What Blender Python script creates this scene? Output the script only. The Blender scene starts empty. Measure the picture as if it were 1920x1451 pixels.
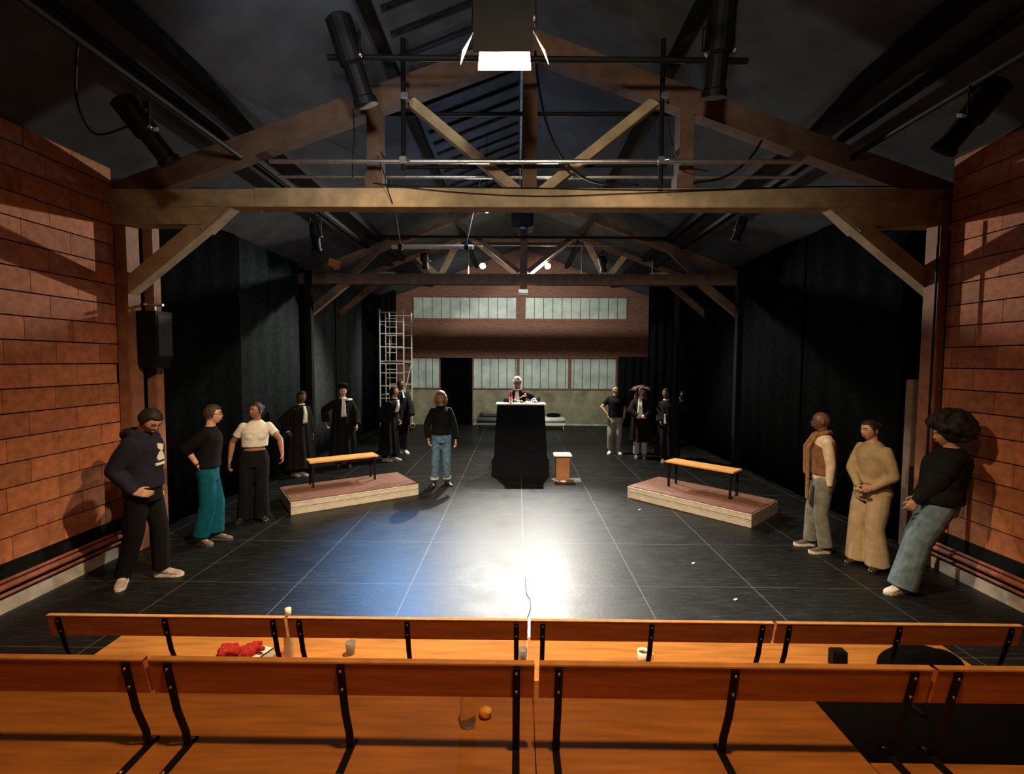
import bpy, bmesh, math, random
from mathutils import Vector, Matrix, noise
random.seed(7)
sc = bpy.context.scene
COL = sc.collection

# ------------------------------------------------------------------ camera
FPX, IW, IH, CAMH = 900.0, 1920.0, 1451.0, 2.25
pitch = math.atan(48.5/FPX); yaw = math.atan(10/FPX); roll = math.radians(.3)
fw = Vector((-math.sin(yaw)*math.cos(pitch), math.cos(yaw)*math.cos(pitch), -math.sin(pitch)))
r0 = fw.cross(Vector((0, 0, 1))).normalized(); u0 = r0.cross(fw)
rv = math.cos(roll)*r0 + math.sin(roll)*u0; uv = -math.sin(roll)*r0 + math.cos(roll)*u0
cd = bpy.data.cameras.new('camera'); cam = bpy.data.objects.new('camera', cd); COL.objects.link(cam)
M = Matrix((rv, uv, -fw)).transposed().to_4x4(); M.translation = Vector((0, 0, CAMH)); cam.matrix_world = M
cd.sensor_fit = 'HORIZONTAL'; cd.sensor_width = 36; cd.lens = 36*FPX/IW; cd.clip_start = .05
sc.camera = cam

# ------------------------------------------------------------------ world, exposure, lights
w = bpy.data.worlds.new('world'); sc.world = w; w.use_nodes = True
w.node_tree.nodes['Background'].inputs[0].default_value = (.30, .38, .55, 1)
w.node_tree.nodes['Background'].inputs[1].default_value = .004
sc.view_settings.view_transform = 'Standard'; sc.view_settings.look = 'None'
sc.view_settings.exposure = 0.0; sc.view_settings.gamma = 1; sc.view_settings.use_curve_mapping = False

def light(name, kind, loc, power, color, target=None, **k):
    l = bpy.data.lights.new(name, kind); l.energy = power; l.color = color
    for a, v in k.items(): setattr(l, a, v)
    o = bpy.data.objects.new(name, l); COL.objects.link(o); o.location = loc
    if target: o.rotation_euler = (Vector(target)-Vector(loc)).to_track_quat('-Z', 'Y').to_euler()
    return o
WARM = (1, .62, .33); TUNG = (1, .86, .66)
# two open lamps hung on the second truss: they light the stage forwards and the end wall behind
for i, X in enumerate((-.87, .73)):
    light('back_lamp_beam', 'SPOT', (X, 11.78, 4.47), (2300, 5200)[i], (1, .98, .92), (X*.35+.22, 5.7, 0), spot_size=math.radians(44), spot_blend=.8, shadow_soft_size=.05)
    light('back_lamp_flood', 'SPOT', (X, 11.78, 4.48), 1350, (1, .90, .74), (X*2.5, 7.8, 0), spot_size=math.radians(120), spot_blend=.5, shadow_soft_size=.05)
    light('back_lamp_spill', 'SPOT', (X, 12.06, 4.62), 560, (.98, .96, .84), (X*1.6, 16.85, 1.6), spot_size=math.radians(112), spot_blend=.5, shadow_soft_size=.03)
# bluish lamps on the second truss and behind the first
light('blue_lamp_beam', 'SPOT', (-2.55, 10.2, 4.25), 3300, (.14, .44, 1), (-1.35, 5.5, 0), spot_size=math.radians(29), spot_blend=.9, shadow_soft_size=.08)
light('blue_lamp_spill', 'POINT', (-.50, 7.9, 4.60), 30, (.50, .68, 1), shadow_soft_size=.08)
# flood with barn doors over the front of the stage, the house light over the seats, added fills
light('flood_beam', 'AREA', (-.1, 3.135, 4.38), 320, (1, .70, .42), (-.2, 5.9, 0), shape='RECTANGLE', size=.24, size_y=.05, spread=math.radians(128))
light('ceiling_fill', 'SPOT', (-1.1, 2.5, 4.3), 95, (.74, .84, 1), (-1.75, 4.9, 5.45), spot_size=math.radians(78), spot_blend=1, shadow_soft_size=.08)  # added unseen spot that brightens the left ceiling slope
light('house_light', 'AREA', (.3, .45, 4.95), 90, (1, .47, .15), (-.2, .9, 0), shape='DISK', size=.22, spread=math.radians(150))
light('tie_beam_fill', 'SPOT', (.0, .1, 3.9), 460, (1, .86, .60), (-.2, 5.4, 4.15), spot_size=math.radians(84), spot_blend=1, shadow_soft_size=.15)  # added unseen spot near the camera, brightens the front of the tie beam

# ------------------------------------------------------------------ materials
MATS = {}
def mat(name, col, rough=.6, nscale=6., namt=.25, bump=.0, metal=0., spec=.5, stretch=None, sheen=0, emit=None, estr=0, alpha=None, trans=0, col2=None):
    if name in MATS: return MATS[name]
    m = bpy.data.materials.new(name); m.use_nodes = True; nt = m.node_tree; b = nt.nodes['Principled BSDF']
    tc = nt.nodes.new('ShaderNodeTexCoord'); mp = nt.nodes.new('ShaderNodeMapping'); nz = nt.nodes.new('ShaderNodeTexNoise')
    mp.inputs['Scale'].default_value = stretch or (1, 1, 1)
    nt.links.new(tc.outputs['Object'], mp.inputs[0]); nt.links.new(mp.outputs[0], nz.inputs['Vector'])
    nz.inputs['Scale'].default_value = nscale; nz.inputs['Detail'].default_value = 6
    rp = nt.nodes.new('ShaderNodeValToRGB'); c2 = col2 or tuple(c*(1-namt) for c in col)
    rp.color_ramp.elements[0].position = .3; rp.color_ramp.elements[1].position = .7
    rp.color_ramp.elements[0].color = (*c2, 1); rp.color_ramp.elements[1].color = (*[min(1, c*(1+namt*.5)) for c in col], 1)
    nt.links.new(nz.outputs['Fac'], rp.inputs[0]); nt.links.new(rp.outputs[0], b.inputs['Base Color'])
    b.inputs['Roughness'].default_value = rough; b.inputs['Metallic'].default_value = metal
    b.inputs['Specular IOR Level'].default_value = spec
    if sheen: b.inputs['Sheen Weight'].default_value = sheen
    if trans: b.inputs['Transmission Weight'].default_value = trans
    if bump:
        bp = nt.nodes.new('ShaderNodeBump'); bp.inputs['Strength'].default_value = bump; bp.inputs['Distance'].default_value = .01
        nt.links.new(nz.outputs['Fac'], bp.inputs['Height']); nt.links.new(bp.outputs[0], b.inputs['Normal'])
    if emit: b.inputs['Emission Color'].default_value = (*emit, 1); b.inputs['Emission Strength'].default_value = estr
    MATS[name] = m; return m

def tint_mat(name, col, rough=.8, nscale=14, bump=.3):
    m = mat(name, col, rough, nscale, .3, bump); nt = m.node_tree; b = nt.nodes['Principled BSDF']
    at = nt.nodes.new('ShaderNodeAttribute'); at.attribute_name = 'tint'
    mx = nt.nodes.new('ShaderNodeMix'); mx.data_type = 'RGBA'; mx.blend_type = 'MULTIPLY'; mx.inputs[0].default_value = 1
    src = b.inputs['Base Color'].links[0].from_socket
    nt.links.new(src, mx.inputs[6]); nt.links.new(at.outputs['Color'], mx.inputs[7]); nt.links.new(mx.outputs[2], b.inputs['Base Color'])
    return m

def floor_mat():
    m = bpy.data.materials.new('black_dance_vinyl'); m.use_nodes = True; nt = m.node_tree; N = nt.nodes.new; L = nt.links.new
    b = nt.nodes['Principled BSDF']; tc = N('ShaderNodeTexCoord'); sp = N('ShaderNodeSeparateXYZ'); L(tc.outputs['Object'], sp.inputs[0])
    def math_(op, a, bb=None):
        n = N('ShaderNodeMath'); n.operation = op
        for i, v in enumerate((a, bb)):
            if v is None: continue
            if isinstance(v, (int, float)): n.inputs[i].default_value = v
            else: L(v, n.inputs[i])
        return n.outputs[0]
    def line(src, off, per, hw):
        f = math_('PINGPONG', math_('SUBTRACT', src, off), per/2)
        return math_('LESS_THAN', f, hw)
    lx = line(sp.outputs['X'], .083, 1.142, .0045); ly = line(sp.outputs['Y'], 4.72, 1.12, .006)
    n1 = N('ShaderNodeTexNoise'); n1.inputs['Scale'].default_value = 3; n1.inputs['Detail'].default_value = 8
    n2 = N('ShaderNodeTexNoise'); n2.inputs['Scale'].default_value = 26; n2.inputs['Detail'].default_value = 5
    mp = N('ShaderNodeMapping'); mp.inputs['Scale'].default_value = (.5, 6, 1); mp.inputs['Rotation'].default_value = (0, 0, .2)
    n3 = N('ShaderNodeTexNoise'); n3.inputs['Scale'].default_value = 7; n3.inputs['Detail'].default_value = 10; n3.inputs['Roughness'].default_value = .75
    for n in (n1, n2): L(tc.outputs['Object'], n.inputs['Vector'])
    L(tc.outputs['Object'], mp.inputs[0]); L(mp.outputs[0], n3.inputs['Vector'])
    scr = math_('MULTIPLY', math_('POWER', n3.outputs['Fac'], 7.), 3.2)
    base = math_('ADD', math_('MULTIPLY', n1.outputs['Fac'], .006), .002)
    base = math_('ADD', base, math_('MULTIPLY', scr, .16))
    v = math_('ADD', base, math_('MULTIPLY', lx, .07)); v = math_('ADD', v, math_('MULTIPLY', ly, .03))
    cc = N('ShaderNodeCombineColor'); L(math_('MULTIPLY', v, .90), cc.inputs[0]); L(math_('MULTIPLY', v, .98), cc.inputs[1]); L(v, cc.inputs[2])
    L(cc.outputs[0], b.inputs['Base Color'])
    r = math_('ADD', math_('MULTIPLY', n1.outputs['Fac'], .16), .33); r = math_('ADD', r, math_('MULTIPLY', n2.outputs['Fac'], .06))
    L(r, b.inputs['Roughness']); b.inputs['Specular IOR Level'].default_value = .11
    bp = N('ShaderNodeBump'); bp.inputs['Strength'].default_value = .22; bp.inputs['Distance'].default_value = .004
    L(n2.outputs['Fac'], bp.inputs['Height']); L(bp.outputs[0], b.inputs['Normal'])
    return m

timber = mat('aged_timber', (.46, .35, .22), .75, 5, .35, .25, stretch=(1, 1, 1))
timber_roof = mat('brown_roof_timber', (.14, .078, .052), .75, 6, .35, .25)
timber_red = mat('red_brown_timber', (.27, .115, .065), .75, 6, .35, .25)
timber_dk = mat('dark_timber', (.17, .11, .075), .8, 6, .35, .2)
ceil_m = mat('grey_ceiling_board', (.062, .071, .088), .9, 3, .35, .2)
black_m = mat('black_painted_metal', (.005, .005, .0055), .6, 9, .3, .05, spec=.2)
lamplit_fab = mat('lamplit_drape', (.065, .08, .085), .95, 12, .3, .1, spec=.0)  # black drape with the back lamps' spill put into its colour
half_lit_fab = mat('half_lit_drape', (.018, .023, .025), .95, 12, .3, .1, spec=.0)  # same drape, weaker lamp spill put into the colour
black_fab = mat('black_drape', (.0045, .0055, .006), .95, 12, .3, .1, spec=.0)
steel = mat('bare_steel', (.55, .55, .56), .35, 14, .2, .05, metal=.9)
alu = mat('aluminium', (.72, .71, .64), .45, 12, .15, .03, metal=.25)
wood_seat = mat('orange_ply_seat', (.42, .19, .045), .55, 3.2, .32, .1, stretch=(1, 9, 9))
wood_back = mat('red_brown_backrest', (.60, .21, .09), .6, 4, .25, .1, stretch=(1, 8, 8))
wood_edge = mat('ply_edge', (.60, .33, .13), .6, 9, .3, .05)
bench_wood = mat('honey_bench_wood', (.74, .40, .13), .5, 4, .25, .05, stretch=(1, 8, 8))
plat_top = mat('brown_stage_ply', (.19, .095, .07), .55, 12, .25, .08)
plaster = mat('stained_plaster', (.22, .21, .13), .9, 2.2, .5, .25)
header_m = mat('brown_header_boards', (.15, .065, .04), .8, 5, .4, .2, stretch=(1, 1, 6))
pane_m = mat('frosted_grey_pane', (.36, .42, .39), .55, 2.6, .3, .12)
white_p = mat('white_laminate', (.93, .93, .88), .4, 10, .06)
trim_m = mat('scuffed_white_trim', (.50, .48, .42), .6, 5, .5, .1)

# ------------------------------------------------------------------ mesh helpers
class B:
    def __init__(s): s.bm = bmesh.new(); s.tints = []
    def box(s, c, d, rot=None, bev=0):
        r = bmesh.ops.create_cube(s.bm, size=1); vs = r['verts']
        bmesh.ops.scale(s.bm, vec=d, verts=vs)
        if bev:
            es = list({e for v in vs for e in v.link_edges})
            rr = bmesh.ops.bevel(s.bm, geom=es, offset=bev, segments=2, affect='EDGES'); vs = list({v for f in rr['faces'] for v in f.verts} | {v for v in vs if v.is_valid})
        if rot is not None: bmesh.ops.transform(s.bm, matrix=rot.to_4x4(), verts=vs)
        bmesh.ops.translate(s.bm, vec=c, verts=vs); return vs
    def b2(s, a, b, bev=0):
        a, b = Vector(a), Vector(b); return s.box((a+b)/2, tuple(abs(x) for x in (b-a)), None, bev)
    def prism(s, pts, y0, y1, axis='y'):
        """closed outline pts (x,z) extruded along y"""
        f = {'y': lambda p, t: (p[0], t, p[1]), 'z': lambda p, t: (p[0], p[1], t), 'x': lambda p, t: (t, p[0], p[1])}[axis]
        a = [s.bm.verts.new(f(p, y0)) for p in pts]; b = [s.bm.verts.new(f(p, y1)) for p in pts]; n = len(pts)
        s.bm.faces.new(a); s.bm.faces.new(list(reversed(b)))
        for i in range(n): s.bm.faces.new((a[i], b[i], b[(i+1) % n], a[(i+1) % n]))
    def bar(s, p0, p1, wd, dp, up=(0, 1, 0), bev=0):
        """square-section bar from p0 to p1; wd across, dp along up"""
        p0, p1 = Vector(p0), Vector(p1); d = (p1-p0); L = d.length; d.normalize(); up = Vector(up)
        x = d.cross(up).normalized(); y = x.cross(d).normalized()*-1
        R = Matrix((x, y, x.cross(y))).transposed()
        s.box((p0+p1)/2, (wd, dp, L), R, bev)
    def tube(s, pts, r, n=10, cap=True):
        pts = [Vector(p) for p in pts]; rings = []
        for i, p in enumerate(pts):
            d = (pts[min(i+1, len(pts)-1)]-pts[max(i-1, 0)]).normalized()
            a = d.cross(Vector((0, 0, 1)) if abs(d.z) < .9 else Vector((1, 0, 0))).normalized(); b = d.cross(a)
            rr = r[i] if isinstance(r, (list, tuple)) else r
            rings.append([s.bm.verts.new(p+a*math.cos(t)*rr+b*math.sin(t)*rr) for t in [2*math.pi*k/n for k in range(n)]])
        for q in range(len(rings)-1):
            for k in range(n): s.bm.faces.new((rings[q][k], rings[q][(k+1) % n], rings[q+1][(k+1) % n], rings[q+1][k]))
        if cap: s.bm.faces.new(list(reversed(rings[0]))); s.bm.faces.new(rings[-1])
    def loft(s, rings):
        vr = [[s.bm.verts.new(p) for p in r] for r in rings]; n = len(vr[0])
        for q in range(len(vr)-1):
            for k in range(n): s.bm.faces.new((vr[q][k], vr[q][(k+1) % n], vr[q+1][(k+1) % n], vr[q+1][k]))
        s.bm.faces.new(list(reversed(vr[0]))); s.bm.faces.new(vr[-1])
    def lathe(s, prof, c=(0, 0, 0), n=24, ax=None):
        c = Vector(c); R = Vector(ax).to_track_quat('Z', 'Y').to_matrix() if ax else Matrix.Identity(3)
        s.loft([[c+R@Vector((r*math.cos(2*math.pi*k/n), r*math.sin(2*math.pi*k/n), z)) for k in range(n)] for r, z in prof])
    def ell(s, c, r, R=None, u=20, v=14):
        c = Vector(c); vs = []; f = (lambda p: c+R@p) if R is not None else (lambda p: c+p)
        top = s.bm.verts.new(f(Vector((0, 0, r[2])))); bot = s.bm.verts.new(f(Vector((0, 0, -r[2])))); rows = []
        for q in range(1, v):
            a = math.pi*q/v; sa, ca = math.sin(a), math.cos(a)
            rows.append([s.bm.verts.new(f(Vector((r[0]*sa*math.cos(2*math.pi*k/u), r[1]*sa*math.sin(2*math.pi*k/u), r[2]*ca)))) for k in range(u)])
        F_ = s.bm.faces.new
        for k in range(u):
            n = (k+1) % u; F_((top, rows[0][k], rows[0][n])); F_((bot, rows[-1][n], rows[-1][k]))
            for q in range(len(rows)-1): F_((rows[q][k], rows[q+1][k], rows[q+1][n], rows[q][n]))
    def cone(s, p0, r0, p1, r1, n=14):
        p0, p1 = Vector(p0), Vector(p1)
        s.ell(p0, (r0,)*3, None, n, 8); s.ell(p1, (r1,)*3, None, n, 8)
        if (p1-p0).length > 1e-4: s.tube([p0, p1], [r0, r1], n)
    def chain(s, pr):
        for (p, r), (q, t) in zip(pr, pr[1:]): s.cone(p, r, q, t)
    def obj(s, name, m, parent=None, smooth=False, sub=0, loc=None):
        bmesh.ops.recalc_face_normals(s.bm, faces=s.bm.faces)
        me = bpy.data.meshes.new(name); s.bm.to_mesh(me); s.bm.free()
        ms = m if isinstance(m, (list, tuple)) else [m]
        for q in ms: me.materials.append(q)
        if smooth:
            for p in me.polygons: p.use_smooth = True
        o = bpy.data.objects.new(name, me); COL.objects.link(o)
        if parent: o.parent = parent
        return o
def remesh(o, vox, smooth=2, fac=.5):
    m = o.modifiers.new('r', 'REMESH'); m.mode = 'VOXEL'; m.voxel_size = vox; m.use_smooth_shade = True
    if smooth: k = o.modifiers.new('s', 'SMOOTH'); k.iterations = smooth; k.factor = fac
    PENDING.append(o); return o
PENDING = []
def bake_all():
    bpy.context.view_layer.update(); dg = bpy.context.evaluated_depsgraph_get()
    new = [(o, bpy.data.meshes.new_from_object(o.evaluated_get(dg))) for o in PENDING]
    for o, me in new:
        old = o.data; o.modifiers.clear(); o.data = me; bpy.data.meshes.remove(old)
        for p in me.polygons: p.use_smooth = True
def empty(name, loc=(0, 0, 0), rz=0):
    o = bpy.data.objects.new(name, None); COL.objects.link(o); o.location = loc; o.rotation_euler = (0, 0, rz); o.empty_display_size = .1; return o
def tag(o, label, cat, group=None, kind=None):
    o['label'] = label; o['category'] = cat
    if group: o['group'] = group
    if kind: o['kind'] = kind
    return o
def struct(o, label=None):
    o['kind'] = 'structure'
    if label: o['label'] = label
    return o
def copy_tree(o, parent=None):
    c = o.copy(); COL.objects.link(c)
    if parent: c.parent = parent
    for ch in list(o.children): copy_tree(ch, c)
    return c

# ------------------------------------------------------------------ setting
XL, XR, YW = -4.55, 4.62, 5.42     # panelled side walls of the audience end stop at the first truss
SL, SR, YB = -4.95, 5.0, 16.85     # stage end
CX = .12
zc = lambda x: 6.17-.38*abs(x-CX)  # underside of the ceiling
b = B(); b.b2((-5.2, -2.5, -.12), (5.2, 17.3, 0)); fl = struct(b.obj('floor', floor_mat()), 'black vinyl dance floor with pale taped seams')
for nm, s in (('ceiling', -1), ('ceiling', 1)):
    b = B(); xe = CX+s*5.3
    b.prism([(CX, zc(CX)), (xe, zc(xe)), (xe, zc(xe)+.12), (CX, zc(CX)+.12)], -2.5, 17.3)
    struct(b.obj(nm, ceil_m), 'grey boarded slope of the pitched ceiling, %s side' % ('left' if s < 0 else 'right'))
blockm = tint_mat('red_brown_wall_block', (.54, .20, .09)); groove = mat('dark_wall_groove', (.03, .012, .01), .9)
def block_wall(name, X, s, y0, y1):
    H0, ch, bl = .433, .2215, .49
    b = B(); b.b2((X+s*.02, y0, 0), (X+s*.14, y1, zc(X)+.05)); w = b.obj(name, groove)
    struct(w, 'side wall of red-brown rectangular blocks with dark joints')
    b = B(); z = H0; row = 0; cols = []
    while z < zc(X)-.05:
        z1 = min(z+ch-.013, zc(X)-.03); off = (row % 2)*.24+random.uniform(-.04, .04); y = y0-off
        while y < y1:
            a, c = max(y, y0), min(y+bl-.006, y1-.0)
            if c-a > .02:
                vs = b.box((X+s*.013, (a+c)/2, (z+z1)/2), (.026+random.uniform(-.002, .002), c-a, z1-z))
                t = random.uniform(.72, 1.12); cols += [(t, t*random.uniform(.9, 1.05), t*random.uniform(.85, 1.05), 1)]*6
            y += bl
        z += ch; row += 1
    me_o = b.obj('wall_blocks', blockm, w)
    at = me_o.data.color_attributes.new('tint', 'FLOAT_COLOR', 'CORNER')
    for p in me_o.data.polygons:
        for li in p.loop_indices: at.data[li].color = cols[p.index]
    return w
block_wall('wall_left', XL, -1, -1.2, YW)
block_wall('wall_right', XR, 1, -1.2, YW-.16)
for nm, X, s in (('wall_left_stage', SL-.1, -1), ('wall_right_stage', SR+.1, 1)):
    b = B(); b.b2((X, YW+.3, 0), (X+s*.12, 17, zc(X))); struct(b.obj(nm, black_m), 'dark side wall of the stage end')
# end wall with a door opening
b = B()
for a, c in (((-5.2, 0), (-2.70, 1.27)), ((-1.58, 0), (5.2, 1.27)),):
    b.b2((a[0], YB, a[1]), (c[0], YB+.2, c[1]))
wb = struct(b.obj('wall_back', plaster), 'stained plaster end wall with strips of pale windows')
b = B(); 
b.b2((-5.2, YB+.03, 1.27), (-3.75, YB+.2, 2.40)); b.b2((3.47, YB+.03, 1.27), (5.2, YB+.2, 2.40))
b.b2((-5.2, YB-.02, 2.40), (5.2, YB+.2, 3.70)); b.b2((-5.2, YB, 3.70), (-3.66, YB+.2, 4.48)); b.b2((-.05, YB, 3.70), (.26, YB+.2, 4.48))
b.b2((3.80, YB, 3.70), (5.2, YB+.2, 4.48)); b.b2((-5.2, YB, 4.48), (5.2, YB+.2, 6.2))
b.b2((-5.2, YB-.05, 2.36), (5.2, YB, 2.44)); b.b2((-5.2, YB-.04, 3.64), (5.2, YB, 3.70)); b.b2((-5.2, YB-.06, 4.49), (5.2, YB, 4.60))
b.obj('wall_header', header_m, wb)
def window(n, x0, x1, z0, z1, panes, mull=()):
    b = B(); t = .035
    b.b2((x0-t, YB-.025, z0-t), (x1+t, YB+.06, z0)); b.b2((x0-t, YB-.025, z1), (x1+t, YB+.06, z1+t))
    b.b2((x0-t, YB-.025, z0), (x0, YB+.06, z1)); b.b2((x1, YB-.025, z0), (x1+t, YB+.06, z1))
    for m_ in mull: b.b2((m_-.055, YB-.02, z0), (m_+.055, YB+.05, z1))
    f = struct(b.obj('window_%d' % n, header_m), 'strip window of tall narrow frosted panes in the end wall')
    b = B(); w_ = (x1-x0)/panes
    for i in range(panes):
        b.b2((x0+i*w_+.011, YB+.01+random.uniform(0, .008), z0+.01), (x0+(i+1)*w_-.011, YB+.04, z1-.01))
    b.obj('pane', pane_m, f)
    b = B(); b.b2((x0, YB+.05, z0), (x1, YB+.09, z1)); b.obj('backing', mat('dark_pane_joint', (.03, .03, .025), .9), f)
window(1, -3.646, -.051, 3.725, 4.465, 11); window(2, .262, 3.79, 3.725, 4.465, 11)
window(3, -3.72, -2.735, 1.285, 2.36, 4); window(4, -1.545, 3.45, 1.285, 2.36, 17, (1.83, .02))
b = B(); b.b2((-2.70, YB+.05, 0), (-1.58, YB+.09, 2.36)); d1 = struct(b.obj('door_1', mat('doorway_dark', (.0015, .0015, .002), .9, spec=0)), 'black doorway in the end wall left of the desk')  # black panel stands in for the darkness of the open doorway
b = B(); b.b2((-2.735, YB-.02, 0), (-2.70, YB+.1, 2.37)); b.b2((-1.58, YB-.02, 0), (-1.545, YB+.1, 2.37)); b.obj('door_frame', header_m, d1)
b = B(); b.b2((-1.55, YB-.02, 0), (5, YB, .05)); struct(b.obj('baseboard_back', trim_m))
# wall foot: black kickboard, two pipes and a scuffed pale trim on each side
for side, X, s in (('left', XL, -1), ('right', XR, 1)):
    b = B(); b.b2((X, -1.2, .0), (X+s*.05, YW-.05, .433)); k = struct(b.obj('trim_1' if s < 0 else 'trim_2', black_m), 'black kickboard at the foot of the %s block wall' % side)
    b = B(); b.b2((X-s*.03, -1.2, .0), (X-s*.002, YW-.08, .118)); struct(b.obj('baseboard_'+side, trim_m), 'scuffed pale skirting at the foot of the %s block wall' % side)
    for j, (zz, rr) in enumerate(((.165, .016), (.235, .028), (.29, .016))):
        b = B(); b.tube([(X-s*.035, -1.2, zz), (X-s*.035, YW-.1, zz)], rr)
        tag(b.obj('wall_pipe', mat('painted_red_pipe', (.33, .11, .07), .5, 9, .4)), '%s pipe of three running along the foot of the %s block wall' % (('lowest thin', 'thick middle', 'topmost thin')[j], side), 'pipe', 'heating pipes along the wall foot')
# posts
def post(x0, x1, y0, y1, z1, label, m=timber_red):
    b = B(); b.b2((x0, y0, 0), (x1, y1, z1), bev=.008); return tag(b.obj('timber_post', m), label, 'post', 'posts of the timber frame')
post(-4.55, -4.41, 5.42, 5.62, 4.0, 'red-brown timber post where the left block wall ends')
post(-4.52, -4.40, 5.80, 5.93, 4.0, 'red-brown timber post behind the hanging loudspeaker on the left')
post(4.52, 4.61, 5.26, 5.46, 4.0, 'red-brown timber post where the right block wall ends')
post(4.75, 4.85, 5.80, 5.92, 2.05, 'short dark red post behind the right wall end', timber_dk)
post(-4.62, -4.48, 10.42, 10.56, 4.2, 'black painted post under the left end of the second truss', black_m)
post(4.72, 4.86, 10.42, 10.56, 4.2, 'black painted post under the right end of the second truss', black_m)

# ------------------------------------------------------------------ trusses
def truss(Y, D, zt, zb, rz, rk, rth, m, mr, label, qx=1.72, queen=True, brace=None, knees=None, struts=None, bolster=True, kbot=None, splice=None):
    t = tag(empty('roof_truss', (0, Y, zb)), label, 'roof truss', 'timber roof trusses')
    def ad(bb, nm, mm): 
        o = bb.obj(nm, mm, t); o.matrix_parent_inverse = Matrix.Translation((0, -Y, -zb)); return o
    b = B()
    xs = [-4.9, splice, 4.95] if splice else [-4.9, 4.95]
    for i, (a, c) in enumerate(zip(xs, xs[1:])):
        b.b2((a+(.008 if i else 0), Y, zb), (c, Y+D, zt-(.012 if (splice and i == 0) else 0)), bev=.006)
    ad(b, 'tie_beam', m)
    zl = lambda x: rz-rk*abs(x-CX)
    for s in (-1, 1):
        b = B(); xe = CX+s*4.9
        b.prism([(CX, zl(CX)), (xe, zl(xe)), (xe, zl(xe)+rth), (CX, zl(CX)+rth)], Y+.02, Y+D-.02); ad(b, 'rafter', mr)
    b = B(); b.b2((CX-.08, Y-.015, kbot or zt-.0), (CX+.08, Y+D+.015, rz+.05), bev=.005); ad(b, 'king_post', mr)
    if queen:
        for s in (-1, 1):
            x = CX+s*qx; b = B(); b.b2((x-.077, Y+.01, zt), (x+.077, Y+D-.01, zl(x)+.06), bev=.005); b.b2((x-.10, Y-.005, zt), (x+.095, Y+D, zt+.17), bev=.01); ad(b, 'queen_post', mr)
    for p, q, wd in brace or ():
        b = B(); b.bar((p[0], Y+D/2, p[1]), (q[0], Y+D/2, q[1]), wd, D*.6); ad(b, 'brace', m)
    for s in (-1, 1):
        if bolster:
            xa, xb = CX+s*4.8, CX+s*3.42
            b = B(); b.prism([(xa, zb-.002), (xb, zb-.002), (xb+s*.2, zb-.19), (xa, zb-.19)], Y+.01, Y+D-.01); ad(b, 'bolster', m)
        for p, q, wd in knees or ():
            b = B(); X0, X1 = CX+s*p[0], CX+s*q[0]
            b.bar((X0, Y+D/2, p[1]), (X1, Y+D/2, q[1]), wd, D*.7, bev=.004); ad(b, 'knee_brace', m)
        for p, q, wd in struts or ():
            b = B(); b.bar((CX+s*p[0], Y+D/2, p[1]), (CX+s*q[0], Y+D/2, q[1]), wd, D*.5); ad(b, 'strut', m)
    return t, ad
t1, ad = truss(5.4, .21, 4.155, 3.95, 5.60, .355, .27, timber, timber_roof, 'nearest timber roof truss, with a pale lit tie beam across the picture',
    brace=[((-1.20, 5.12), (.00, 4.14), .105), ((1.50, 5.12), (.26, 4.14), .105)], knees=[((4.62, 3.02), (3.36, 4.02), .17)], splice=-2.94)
for s in (-1, 1):
    b = B(); b.bar((CX+s*3.39, 5.505, 3.955), (CX+s*3.66, 5.505, 3.71), .05, .22); ad(b, 'corbel_pad', timber)
t2, ad = truss(10.5, .2, 4.14, 3.91, 5.83, .385, .18, timber_dk, timber_dk, 'second timber roof truss, dark, with the two shining lamps over its tie beam',
    queen=False, brace=[((-1.45, 5.35), (.02, 4.2), .09), ((1.69, 5.35), (.22, 4.2), .09)], knees=[((4.68, 3.30), (3.85, 3.97), .16)], struts=[((3.02, 4.80), (3.72, 4.14), .11)], bolster=False, kbot=3.72)
b = B(); b.b2((CX-.10, 10.47, 3.70), (CX+.10, 10.49, 3.80)); b.b2((CX-.10, 10.47, 3.69), (CX+.10, 10.74, 3.715)); ad(b, 'iron_strap', steel)
# light lattice girder behind the second truss
g = tag(empty('lattice_girder', (0, 12.55, 4.4)), 'lattice girder with pale V struts just behind the two shining lamps', 'girder')
def gad(bb, nm, mm):
    o = bb.obj(nm, mm, g); o.matrix_parent_inverse = Matrix.Translation((0, -12.55, -4.4)); return o
pale = mat('pale_timber', (.42, .36, .26), .7, 6, .3)
b = B(); b.b2((-4.35, 12.50, 4.41), (4.5, 12.66, 4.45)); gad(b, 'bottom_chord', timber)
b = B(); b.b2((-1.25, 12.52, 5.33), (1.5, 12.62, 5.45)); gad(b, 'top_chord', timber_dk)
for s in (-1, 1):
    b = B(); b.bar((CX+s*1.45, 12.57, 5.43), (CX+s*4.2, 12.57, zc(CX+s*4.2)-.16), .1, .1); gad(b, 'sloping_chord', timber_dk)
for a, c in ((-2.6, -2.10), (-1.55, -2.0), (-1.15, .02), (1.35, .22), (1.75, 2.22), (2.75, 2.36), (-3.8, -3.2), (4.0, 3.4)):
    b = B(); b.bar((a, 12.56, min(5.38, zc(a)-.2)), (c, 12.56, 4.46), .15, .05); gad(b, 'strut', pale)
for s in (-1, 1):
    b = B(); b.bar((CX+s*3.75, 12.56, 4.30), (CX+s*4.75, 12.56, 3.45), .13, .12); gad(b, 'knee_brace', timber_dk)
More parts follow.
